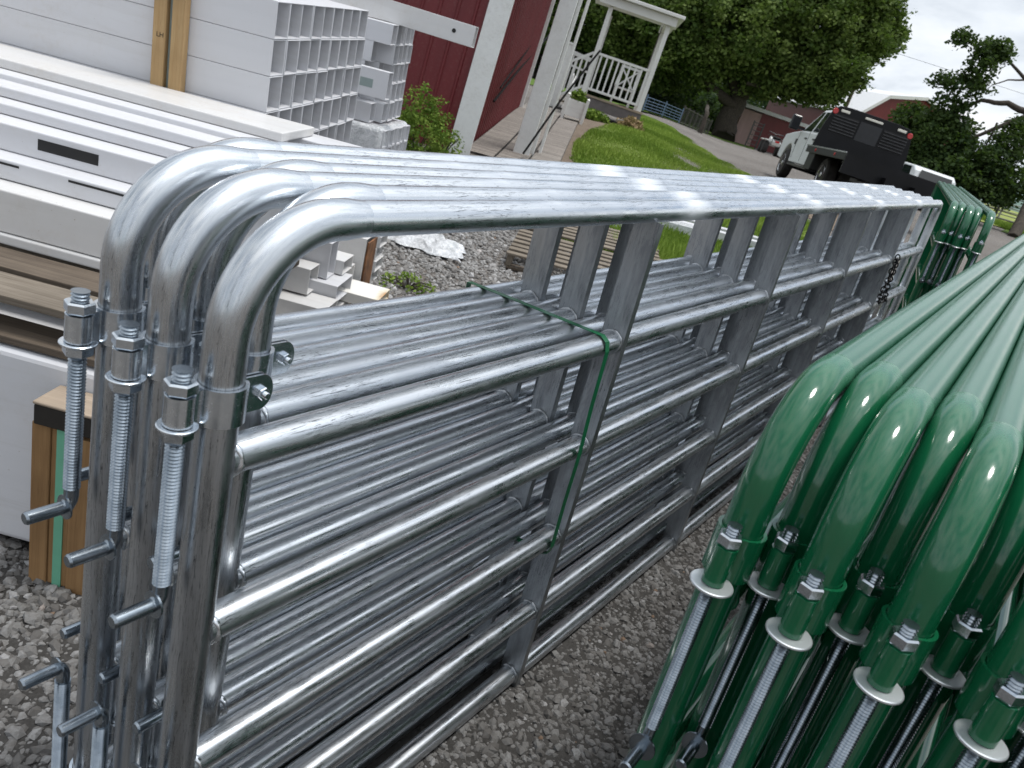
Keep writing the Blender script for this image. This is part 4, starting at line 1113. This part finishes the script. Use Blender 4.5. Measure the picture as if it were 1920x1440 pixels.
# ------------------------------------------------------------------ porch
PR = rays(1197, 209, 20.3)
pz = H(PR.x, PR.y)
PW, PD = 1.45, 2.2
pf = frame(PR, E1, UP)      # origin right front corner at deck level, x along front (right), y away
por = thing('porch', 'white porch with square posts and baluster railing beyond the barn', 'porch', pf)
w = MB(); w.box((-PW - .1, -.05, -.05), (.12, PD, 0)); w.build('deck', DECKW, por)
w = MB(); w.box((-PW - .1, -.03, -.30), (.10, 0.0, -.051)); w.box((.07, 0.001, -.30), (.10, PD, -.051)); w.build('skirt', GREYF, por)
for (x, y) in ((0, 0), (-PW, 0), (0, PD - .1), (-PW, PD - .1)):
    w = MB(); w.box((x - .055, y, 0), (x + .055, y + .11, 2.04)); w.build('post', WPAINT2, por, .006)
for (x, y) in ((-.02, .05), (-PW + .1, .05)):
    w = MB(); w.box((x - .06, y, -.75), (x + .06, y + .12, -.31)); w.build('footing', WPAINT2, por)
w = MB(); w.box((-PW - .3, -.12, 2.042), (.16, .16, 2.24)); w.box((-.10, .161, 2.042), (.16, PD + .2, 2.24)); w.build('beam', WPAINT2, por, .01)
w = MB(); w.box((-PW - .5, -.25, 2.243), (.3, PD + .3, 2.32)); w.build('roof', WPAINT2, por, .01)
w = MB(); w.box((-PW + .058, .03, .93), (-.058, .09, .99)); w.build('handrail', WPAINT2, por, .006)
w = MB(); w.box((-PW + .058, .03, .10), (-.058, .09, .16)); w.build('bottom_rail', WPAINT2, por, .006)
for k in range(9):
    x = -PW + .13 + k * (PW - .2) / 8.4
    w = MB(); w.box((x, .04, .161), (x + .045, .08, .929)); w.build('baluster', WPAINT2, por, .004)
w = MB(); w.box((.0, .14, .93), (.05, PD - .13, .99)); w.build('handrail', WPAINT2, por, .006)
w = MB(); w.box((.0, .14, .10), (.05, PD - .13, .16)); w.build('bottom_rail', WPAINT2, por, .006)
for k in range(10):
    y = .22 + k * .19
    w = MB(); w.box((.01, y, .161), (.045, y + .04, .929)); w.build('baluster', WPAINT2, por, .004)
w = MB(); w.tube([(-.12, .6, 2.03), (-.12, .6, 1.0)], .012, 8); w.build('downpipe', GREYF, por)
# stair flight at the left with its rail
w = MB()
for k in range(3): w.box((-PW - .15 - .28 * (k + 1), .15, -.05 - .16 * (k + 1)), (-PW - .12 - .28 * k, 1.2, -.012 - .16 * (k + 1)))
w.build('stairs', DECKW, por)
w = MB()
def bar(mb, a, b, wd, th=None):
    a = Vector(a); b = Vector(b); d = (b - a); L = d.length
    mb.box((0, -wd / 2, -(th or wd) / 2), (L, wd / 2, (th or wd) / 2), frame(a, d, Vector((0, 1, 0)).cross(d).normalized() if abs(d.normalized().y) < .9 else Vector((0, 0, 1))))
bar(w, (-PW - .05, .08, .95), (-PW - .62, .08, .52), .06); bar(w, (-PW - .05, .08, .15), (-PW - .62, .08, -.28), .06)
for k in range(4): bar(w, (-PW - .15 - .13 * k, .08, .10 - .1 * k), (-PW - .15 - .13 * k, .08, .87 - .1 * k), .04)
w.build('stair_rail', WPAINT2, por)
w = MB(); w.box((-PW - .70, .03, -.55), (-PW - .60, .13, .95)); w.box((-PW - .72, .01, .95), (-PW - .58, .15, 1.0)); w.build('newel_post', WPAINT2, por, .006)
w = MB(); bar(w, (-PW - .62, 1.2, .85), (-PW + .0, 1.2, .80), .10); bar(w, (-PW - .62, 1.2, .55), (-PW + .0, 1.2, .50), .05)
for k in range(5): bar(w, (-PW - .55 + .12 * k, 1.2, -.1), (-PW - .55 + .12 * k, 1.2, .8), .04)
w.build('rear_rail', WPAINT2, por)
# a white bench on the porch seen through the balusters
bn = thing('porch_chair', 'white slatted chair on the porch behind the balusters', 'chair', pf @ T(-.75, .55, 0))
w = MB(); w.box((0, 0, .38), (.5, .48, .42)); w.build('seat', WPAINT2, bn)
w = MB(); w.box((0, .47, .90), (.5, .50, .96)); w.box((0, .47, .42), (.045, .50, .899)); w.box((.455, .47, .42), (.5, .50, .899))
bar(w, (.05, .485, .44), (.45, .485, .88), .04); bar(w, (.05, .485, .88), (.24, .485, .68), .04); bar(w, (.27, .485, .65), (.45, .485, .44), .04); w.build('backrest', WPAINT2, bn)
for (x, y) in ((0, 0), (.45, 0), (0, .44), (.45, .44)):
    w = MB(); w.box((x, y, 0), (x + .05, y + .05, .379)); w.build('leg', WPAINT2, bn)
w = MB(); bar(w, (0, 0, .42), (.02, .4, .66), .05); bar(w, (.48, 0, .42), (.48, .4, .66), .05); w.build('armrests', WPAINT2, bn)
# planter
pl_p = Vector((15.35, 8.75, H(15.35, 8.75)))
pt_ = thing('planter_box', 'square white planter box with corner posts on the dirt beside the walk', 'planter', frame(pl_p, E1, UP))
w = MB(); w.box((-.2, -.2, .10), (.2, .2, .44)); w.build('box', WPAINT2, pt_, .004)
for sx in (-1, 1):
    for sy in (-1, 1):
        w = MB(); w.box((sx * .215 - .03, sy * .215 - .03, 0), (sx * .215 + .03, sy * .215 + .03, .50)); w.lathe([(.02, .50), (.035, .52), (.005, .55)], 10, T(sx * .215, sy * .215)); w.build('corner_post', WPAINT2, pt_)
p2 = shrub('leafy green plant growing in the white planter box', pl_p + UP * .43, (.17, .17, .20), 60, 71, LEAFY, .06, .06, 10)
shrub('dry tan shrub at the foot of the porch', Vector((18.1, 8.75, H(18.1, 8.75))), (.42, .30, .26), 110, 73, mk_leaf('dry_leaves', (.22, .15, .08), (.42, .30, .18)), .05, .09, 14)
shrub('green hostas growing under the porch deck', Vector((17.6, 9.5, H(17.6, 9.5))), (.6, .35, .2), 90, 75, LEAFY, .08, .1, 10)
# low white picket panel along the walk
pk = thing('picket_fence', 'low white picket panel between the canopy post and the planter', 'fence', frame((16.1, 9.52, H(16.1, 9.52)), bdir, UP))
for k in range(16):
    x = k * .115; hh = .78 + .10 * math.cos(k * .42)
    w = MB(); w.prism([(x, 0), (x + .065, 0), (x + .065, hh), (x + .0325, hh + .05), (x, hh)], 0, .02, Matrix.Rotation(math.pi / 2, 4, 'X')); w.build('picket', WPAINT2, pk)
w = MB(); w.box((0, .001, .15), (1.9, .03, .22)); w.box((0, .001, .55), (1.9, .03, .62)); w.build('cross_rail', WPAINT2, pk)

# ------------------------------------------------------------------ flatbed pickup truck
yaw = .514
tk = thing('flatbed_truck', 'white crew cab pickup with a black flatbed and louvred headache rack', 'truck', frame((22.79, 5.43, -.035), (math.cos(yaw), math.sin(yaw), 0), UP) @ Matrix.Scale(.954, 4))
def side_prism(mb, poly, y0, y1):
    """poly in (x,z), extruded in y"""
    mb.prism(poly, 0, y0 - y1, Matrix.Translation((0, y0, 0)) @ Matrix.Rotation(math.pi / 2, 4, 'X'))
def archp(cx, r, z0, n=8): return [(cx + r * math.cos(math.radians(a)), z0 + r * math.sin(math.radians(a))) for a in [180 * (n - k) / n for k in range(n + 1)]][::-1]
w = MB()
low = [(-2.9, .48), (-.52, .48)] + [(0 - .52 * math.cos(math.radians(a)), .42 + .52 * math.sin(math.radians(a))) for a in range(15, 180, 15)] + [(.55, .50), (1.02, .55), (1.05, 1.02), (.95, 1.18), (.2, 1.26), (-.62, 1.32), (-2.9, 1.30)]
side_prism(w, low, -.95, .95); w.build('body', TRUCKW, tk, .03, 3)
w = MB()
def cabshell(mb, inset, zs, m=0):
    b = len(mb.v)
    base = [(-.55, 1.30), (-2.88, 1.30)]; top = [(-1.35, 1.96), (-2.75, 1.98)]
    for sy in (-1, 1):
        mb.v += [Vector((base[0][0], sy * .93, 1.30)), Vector((base[1][0], sy * .93, 1.30)), Vector((top[1][0], sy * .74, 1.97)), Vector((top[0][0], sy * .74, 1.95))]
    for q in ((0, 1, 2, 3), (7, 6, 5, 4), (3, 2, 6, 7), (0, 3, 7, 4), (1, 5, 6, 2), (0, 4, 5, 1)): mb._f([b + k for k in q])
cabshell(w, 0, 0); w.build('cab', TRUCKW, tk, .05, 3)
for sy in (-1, 1):
    for nm, pts in (('front_window', [(-.80, 1.34), (-1.60, 1.34), (-1.60, 1.88), (-1.40, 1.88)]), ('rear_window', [(-1.72, 1.34), (-2.62, 1.34), (-2.55, 1.88), (-1.72, 1.88)])):
        w = MB(); b = 0; 
        for (x, z) in pts:
            t_ = (z - 1.30) / .67; w.v.append(Vector((x, sy * (.93 - .19 * t_ + .006), z)))
        w._f((0, 1, 2, 3) if sy < 0 else (3, 2, 1, 0)); o = w.build(nm, GLASS, tk)
w = MB(); w.v += [Vector((-.60, -.85, 1.345)), Vector((-.60, .85, 1.345)), Vector((-1.31, .70, 1.925)), Vector((-1.31, -.70, 1.925))]; w._f((0, 1, 2, 3)); w.build('windscreen', GLASS, tk)
w = MB(); w.box((-2.90, -.6, 1.4), (-2.86, .6, 1.85)); w.build('rear_glass', GLASS, tk)
for sy in (-1, 1):
    w = MB(); w.box((-1.66, sy * .951 - .003, .55), (-1.645, sy * .951 + .003, 1.3)); w.box((-.66, sy * .951 - .003, .6), (-.645, sy * .951 + .003, 1.3)); w.build('door_seam', BLACKR, tk)
    for x in (-1.55, -2.35):
        w = MB(); w.box((x, sy * .952, 1.12), (x + .16, sy * .952 + sy * .03, 1.16)) if sy > 0 else w.box((x, -.982, 1.12), (x + .16, -.952, 1.16)); w.build('door_handle', BLACKP, tk, .006)
    m_ = MB(); m_.cbox((-.78, sy * 1.22, 1.47), (.12, .26, .38)); mo = m_.build('side_mirror', BLACKP, tk, .04, 3)
    a_ = MB(); bar(a_, (-.80, sy * .92, 1.36), (-.78, sy * 1.12, 1.40), .06); a_.build('mirror_arm', BLACKP, mo)
    fv = MB(); fv.box((-.62, min(sy * .951, sy * .958), .95), (-.45, max(sy * .951, sy * .958), 1.10)); fv.build('fender_vent', BLACKP, tk, .003)
    st_ = MB(); st_.box((-2.75, min(sy * .80, sy * 1.0), .40), (-.70, max(sy * .80, sy * 1.0), .46)); st_.build('running_board', BLACKP, tk, .01)
def wheel(x, y, sy, dual=False):
    wl_ = MB(); M_ = Matrix.Translation((x, y, .40)) @ Matrix.Rotation(math.pi / 2 * -sy, 4, 'X')
    wl_.lathe([(.24, -.12), (.36, -.13), (.395, -.09), (.40, 0), (.395, .09), (.36, .13), (.24, .12)], 32, M_)
    wo_ = wl_.build('wheel', TYRE, tk)
    rm = MB(); rm.lathe([(.10, .02), (.235, .122), (.245, .13), (.24, .135), (.22, .10), (.10, .06), (.06, .13), (.01, .135)], 24, M_); rm.build('rim', CHROME, wo_)
for sy in (-1, 1):
    wheel(0, sy * .84, sy); wheel(-4.3, sy * .88, sy); wheel(-4.3, sy * .56, sy)
w = MB(); w.box((-6.6, -.35, .55), (.5, -.28, .72)); w.box((-6.6, .28, .55), (.5, .35, .72)); w.tube([(-4.3, -.9, .4), (-4.3, .9, .4)], .07, 10); w.tube([(0, -.8, .4), (0, .8, .4)], .06, 10); w.build('chassis', BLACKD, tk)
w = MB(); w.box((-6.3, -1.2, .86), (-3.02, 1.2, .955)); w.box((-6.3, 1.201, .80), (-3.02, 1.225, .97)); w.box((-6.3, -1.225, .80), (-3.02, -1.201, .97)); w.build('flatbed', BLACKD, tk, .006)
w = MB(); w.box((-6.34, -1.22, .55), (-6.301, 1.22, .955)); w.build('rear_skirt', BLACKD, tk)
for sy in (-1, 1):
    w = MB(); w.box((-6.3, min(sy * 1.2255, sy * 1.24), .945), (-3.02, max(sy * 1.2255, sy * 1.24), .975)); w.build('rub_rail', CHROME, tk)
for sy in (-1, 1):
    for xx in (-5.5, -3.9):
        w = MB(); w.lathe([(.04, 0), (.03, .015)], 12, Matrix.Translation((xx, sy * 1.2255, .88)) @ Matrix.Rotation(-math.pi / 2 * sy, 4, 'X')); w.build('marker_lamp', REDL, tk)
    w = MB(); w.box((-3.75, min(sy * .5, sy * 1.15), .45), (-3.72, max(sy * .5, sy * 1.15), .859)); w.build('mud_guard', BLACKR, tk)
    w = MB(); w.box((-3.7, min(sy * .75, sy * 1.15), .42), (-3.1, max(sy * .75, sy * 1.15), .855)); w.build('tool_box', BLACKD, tk, .01)
# headache rack
w = MB()
rx = -3.05
outl = [(-1.14, .955), (1.14, .955), (1.10, 1.45), (1.0, 1.90), (.88, 2.02), (.6, 2.05), (-.6, 2.05), (-.88, 2.02), (-1.0, 1.90), (-1.10, 1.45)]
Mr = Matrix(((0, 0, 1, rx), (1, 0, 0, 0), (0, 1, 0, 0), (0, 0, 0, 1)))
w.prism(outl, -.03, .03, Mr); ro = w.build('headache_rack', BLACKD, tk, .008)
for sy in (-1, 1):
    w = MB(); w.box((rx - .036, min(sy * .32, sy * .95), 1.40), (rx - .031, max(sy * .32, sy * .95), 1.84)); w.build('louvre_opening', BLACKR, ro)
    for k in range(6):
        z = 1.43 + k * .07
        w = MB(); w.box((rx - .062, min(sy * .33, sy * .94), z), (rx - .037, max(sy * .33, sy * .94), z + .022)); w.build('louvre', LOUV, ro, .004)
    w = MB(); w.cbox((rx - .045, sy * .72, 1.93), (.03, .22, .06)); w.build('work_lamp', LENSW, ro, .01)
    w = MB(); w.lathe([(.07, 0), (.06, .02)], 16, Matrix.Translation((rx - .031, sy * .95, 1.88)) @ Matrix.Rotation(-math.pi / 2, 4, 'Y')); w.build('tail_lamp', REDL, ro)
w = MB(); w.box((rx - .037, -.27, 1.40), (rx - .031, .27, 1.84)); w.build('rack_window', BLACKP, ro)
w = MB(); w.cbox((rx - .05, 0, 1.94), (.06, .44, .05)); w.build('light_bar', LENSW, ro, .008)

# ------------------------------------------------------------------ second vehicle, mostly hidden behind the truck and the far green gates
cv = rays(1748, 345, 24.0)
cd = Vector((math.cos(yaw), math.sin(yaw), 0)); cv = cv + cd * 1.4
sv = thing('parked_car', 'mud splashed white car with dark rear window parked behind the flatbed truck', 'car', frame((cv.x, cv.y, H(cv.x, cv.y) - .12), cd, UP) @ Matrix.Scale(.86, 4))
w = MB()
side_prism(w, [(-1.6, .35), (-1.25, .35)] + [(-.95 - .33 * math.cos(math.radians(a)), .33 + .33 * math.sin(math.radians(a))) for a in range(20, 180, 20)] + [(-.6, .33), (1.2, .33)] + [(1.55 - .33 * math.cos(math.radians(a)), .33 + .33 * math.sin(math.radians(a))) for a in range(20, 180, 20)] + [(2.1, .35), (2.4, .5), (2.35, .85), (1.2, .98), (-1.55, 1.0), (-1.65, .7)], -.86, .86)
w.build('body', TRUCKW, sv, .04, 3)
w = MB(); side_prism(w, [(-1.58, .98), (1.15, .97), (.45, 1.42), (-.2, 1.50), (-1.2, 1.46), (-1.5, 1.30)], -.74, .74); w.build('cabin', TRUCKW, sv, .06, 3)
for sy in (-1, 1):
    for pts in ([(-1.15, 1.03), (-.30, 1.03), (-.30, 1.42), (-1.05, 1.40)], [(-.22, 1.03), (.85, 1.02), (.38, 1.36), (-.22, 1.43)]):
        w = MB(); w.prism(pts, 0, .008, Matrix.Translation((0, sy * .741 + (.008 if sy < 0 else .008) * (1 if sy > 0 else 0), 0)) @ Matrix.Rotation(math.pi / 2, 4, 'X')); w.build('window', GLASS, sv)
w = MB(); w.v += [Vector((1.12, -.66, 1.0)), Vector((1.12, .66, 1.0)), Vector((.50, .62, 1.41)), Vector((.50, -.62, 1.41))]; w._f((0, 1, 2, 3)); w.build('windscreen', GLASS, sv)
for x in (-.95, 1.55):
    for sy in (-1, 1):
        w = MB(); w.lathe([(.2, -.1), (.3, -.1), (.32, 0), (.3, .1), (.2, .1)], 24, Matrix.Translation((x, sy * .78, .32)) @ Matrix.Rotation(math.pi / 2, 4, 'X')); wo_ = w.build('wheel', TYRE, sv)
        w = MB(); w.lathe([(.19, .09), (.05, .10)], 16, Matrix.Translation((x, sy * .78, .32)) @ Matrix.Rotation(-math.pi / 2 * sy, 4, 'X')); w.build('rim', CHROME, wo_)
w = MB(); w.v += [Vector((-1.603, -.60, 1.02)), Vector((-1.603, .60, 1.02)), Vector((-1.515, .56, 1.36)), Vector((-1.515, -.56, 1.36))]; w._f((3, 2, 1, 0)); w.build('rear_window', GLASS, sv)
w = MB(); w.box((-1.67, .45, .7), (-1.63, .8, .86)); w.build('tail_lamp', REDL, sv)
w = MB(); w.box((-1.67, -.8, .7), (-1.63, -.45, .86)); w.build('tail_lamp', REDL, sv)
# quad bike by the shed
ap = rays(1443, 286, 39.0)
av = thing('quad_bike', 'small white and black quad bike parked ahead of the truck by the red shed', 'quad bike', frame((ap.x, ap.y, H(ap.x, ap.y)), (.9, .45, 0), UP))
for x in (-.5, .55):
    for y in (-.4, .4):
        w = MB(); w.lathe([(.12, -.11), (.26, -.12), (.29, -.06), (.29, .06), (.26, .12), (.12, .11)], 18, Matrix.Translation((x, y, .29)) @ Matrix.Rotation(math.pi / 2, 4, 'X')); w.build('wheel', TYRE, av)
w = MB(); side_prism(w, [(-.75, .45), (.75, .42), (.8, .6), (.45, .85), (.25, .80), (-.1, .72), (-.6, .74), (-.85, .62)], -.2, .2); w.build('body', WPAINT2, av, .03)
for y in (-.4, .4):
    for x in (-.5, .55):
        w = MB(); w.box((x - .3, y - .14, .60), (x + .3, y + .14, .64)); w.build('mudguard', WPAINT2, av, .02)
w = MB(); w.box((-.6, -.16, .741), (0, .16, .84)); w.build('seat', BLACKR, av, .03)
w = MB(); w.tube([(.28, -.36, 1.02), (.32, 0, .98), (.28, .36, 1.02)], .02, 8); w.tube([(.32, 0, .98), (.42, 0, .8)], .02, 8); w.build('handlebar', BLACKP, av)
w = MB(); w.box((-.87, -.1, .60), (-.84, .1, .68)); w.build('tail_lamp', REDL, av)
w = MB(); w.box((-.85, -.3, .80), (-.35, .3, .82)); w.box((.45, -.3, .88), (.85, .3, .90)); w.build('cargo_rack', BLACKP, av)

# ------------------------------------------------------------------ far buildings
def gpt(px, py, d, dz=0):
    p = rays(px, py, d); return Vector((p.x, p.y, H(p.x, p.y) + dz))
# low shed: long red wall, pale pink end
sA = rays(1427, 211, 62); sB = rays(1540, 226, 62)
gA = H(sA.x, sA.y)
sdir = (sB - sA); sdir.z = 0; sdir.normalize()
sh = thing('low_shed', 'low red shed with a faded pink end wall and white roof edge', 'shed', frame((sA.x, sA.y, gA), sdir, UP))
hgt = (sA.z - gA)
w = MB(); w.box((0, 0, -.5), (8.5, 5, hgt)); w.build('wall', BARNRED, sh)
w = MB(); w.box((-1.5, -.004, -.5), (-.01, 5, hgt - .1)); w.build('end_wall', PINKWALL, sh)
w = MB(); w.box((-1.9, -.35, hgt + .002), (8.9, 5.3, hgt + .26)); w.build('roof', ROOFW, sh)
# gambrel barn
bE = rays(1600, 211, 78)
ridge = Vector((.653, .757, 0)); gab = Vector((.757, -.653, 0))
bg_ = H(bE.x, bE.y)
eh = (bE.z - bg_)
bb = thing('gambrel_barn', 'large red barn with a white gambrel roof far behind the truck', 'barn', frame((bE.x, bE.y, bg_), gab, UP))
Wd, Ln = 13.0, 16.0
gp = [(0, 0), (Wd, 0), (Wd, eh), (Wd * .80, eh + 2.3), (Wd / 2, eh + 3.3), (Wd * .20, eh + 2.3), (0, eh)]
w = MB(); w.prism(gp, -Ln, 0, Matrix.Rotation(math.pi / 2, 4, 'X')); w.build('wall', BARNRED, bb)
prof = [(-.3, eh - .25), (Wd * .19, eh + 2.42), (Wd / 2, eh + 3.45), (Wd * .81, eh + 2.42), (Wd + .3, eh - .25)]
w = MB()
for k in range(4):
    a, b_ = prof[k], prof[k + 1]
    n_ = len(w.v)
    for (x, z) in (a, b_):
        for y in (-.4, Ln + .4):
            for dz in (0, .12): w.v.append(Vector((x, y, z + dz)))
    for q in ((0, 1, 3, 2), (4, 6, 7, 5), (1, 5, 7, 3), (0, 2, 6, 4), (0, 4, 5, 1), (2, 3, 7, 6)): w._f([n_ + i for i in q])
w.build('roof', ROOFW, bb)
w = MB()
for k in range(4):
    bar(w, (prof[k][0], -.42, prof[k][1] - .05), (prof[k + 1][0], -.42, prof[k + 1][1] - .05), .05, .28)
w.build('rake_trim', WPAINT2, bb)
w = MB(); w.box((Wd / 2 - 1.5, -.03, 0), (Wd / 2 + 1.5, -.002, 2.6)); w.build('barn_door', PINKWALL, bb)
# pole
pb = rays(1560, 250, 60)
pb = Vector((pb.x, pb.y, H(pb.x, pb.y)))
up_ = thing('utility_pole', 'leaning dark wooden utility pole in front of the white barn roof', 'pole', Matrix.Translation(pb))
w = MB(); d_ = UP * 9.5; w.tube([(0, 0, 0), d_ * .5, d_], [.15, .13, .10], 10); w.build('shaft', POLEW, up_)
w = MB(); w.box((-1.1, -.05, 8.6), (1.1, .05, 8.72), frame((0, 0, 0), E1, UP)); w.build('cross_arm', POLEW, up_)
w = MB()
q = UP * 8.8
w.tube([q, q + Vector((6, -14, -.9)), q + Vector((12, -28, -.2))], .012, 5); w.build('wire', BLACKR, up_)

# ------------------------------------------------------------------ fences
def pipe_fence(name, label, A, B, n, h, rails_, mat, rp_=.035, rr_=.02, pick=0):
    A = Vector(A); B = Vector(B); t = thing(name, label, 'fence', Matrix.Translation(A))
    D = B - A
    def g(s_): 
        p = A + D * s_; return Vector((p.x, p.y, H(p.x, p.y))) - A
    for k in range(n + 1):
        p = g(k / n); w = MB(); w.tube([p, p + UP * (h + .1)], rp_, 8); w.build('fence_post', mat, t)
    for z in rails_:
        w = MB(); w.tube([g(k / n) + UP * z for k in range(n + 1)], rr_, 6); w.build('fence_rail', mat, t)
    if pick:
        w = MB()
        for k in range(pick):
            p = g((k + .5) / pick); w.tube([p + UP * rails_[0], p + UP * rails_[-1]], .009, 4)
        w.build('wire_mesh', mat, t)
    return t
z0 = lambda x, y: H(x, y)
pipe_fence('blue_gate', 'pale blue pipe gate beyond the porch', (36.0, 17.4, z0(36.0, 17.4)), (41.5, 17.9, z0(41.5, 17.9)), 2, .68, [.12, .25, .38, .51, .66], BLUE, .035, .016, 8)
pipe_fence('pipe_fence', 'dark vertical bar fence left of the maple trunk', (41.6, 17.9, z0(41.6, 17.9)), (52.5, 20.6, z0(52.5, 20.6)), 7, .85, [.08, .85], PIPEDK, .05, .025, 46)
pipe_fence('stock_panel', 'dark upright stock panel standing against the pink shed end', (55.6, 19.0, z0(55.6, 19.0)), (57.4, 18.9, z0(57.4, 18.9)), 1, 1.7, [.3, .6, .9, 1.2, 1.5, 1.7], PIPEDK, .05, .025, 6)
pipe_fence('pasture_fence', 'dark pipe fence in front of the yellow pasture at the right edge', (35.5, 3.3, z0(35.5, 3.3)), (29.0, -3.0, z0(29, -3)), 8, 1.35, [.2, .45, .7, .95, 1.2, 1.35], PIPEDK, .045, .016, 0)
pipe_fence('corral_fence', 'low grey corral fence behind the dark pasture fence', (40.5, 4.3, z0(40.5, 4.3)), (33, -3.0, z0(33, -3)), 9, .8, [.15, .3, .45, .6, .75], mk_simple('grey_weathered_pipe', (.28, .27, .25), .7), .04, .02, 0)
# timber post at the right edge of the road
w = MB(); w.tube([(0, 0, 0), (0, 0, .9)], .13, 12); o = w.build('wooden_post', POLEW); o.matrix_world = Matrix.Translation((26.9, .18, H(26.9, .18))); tag(o, 'thick wooden post at the right edge beside the gravel road', 'post')
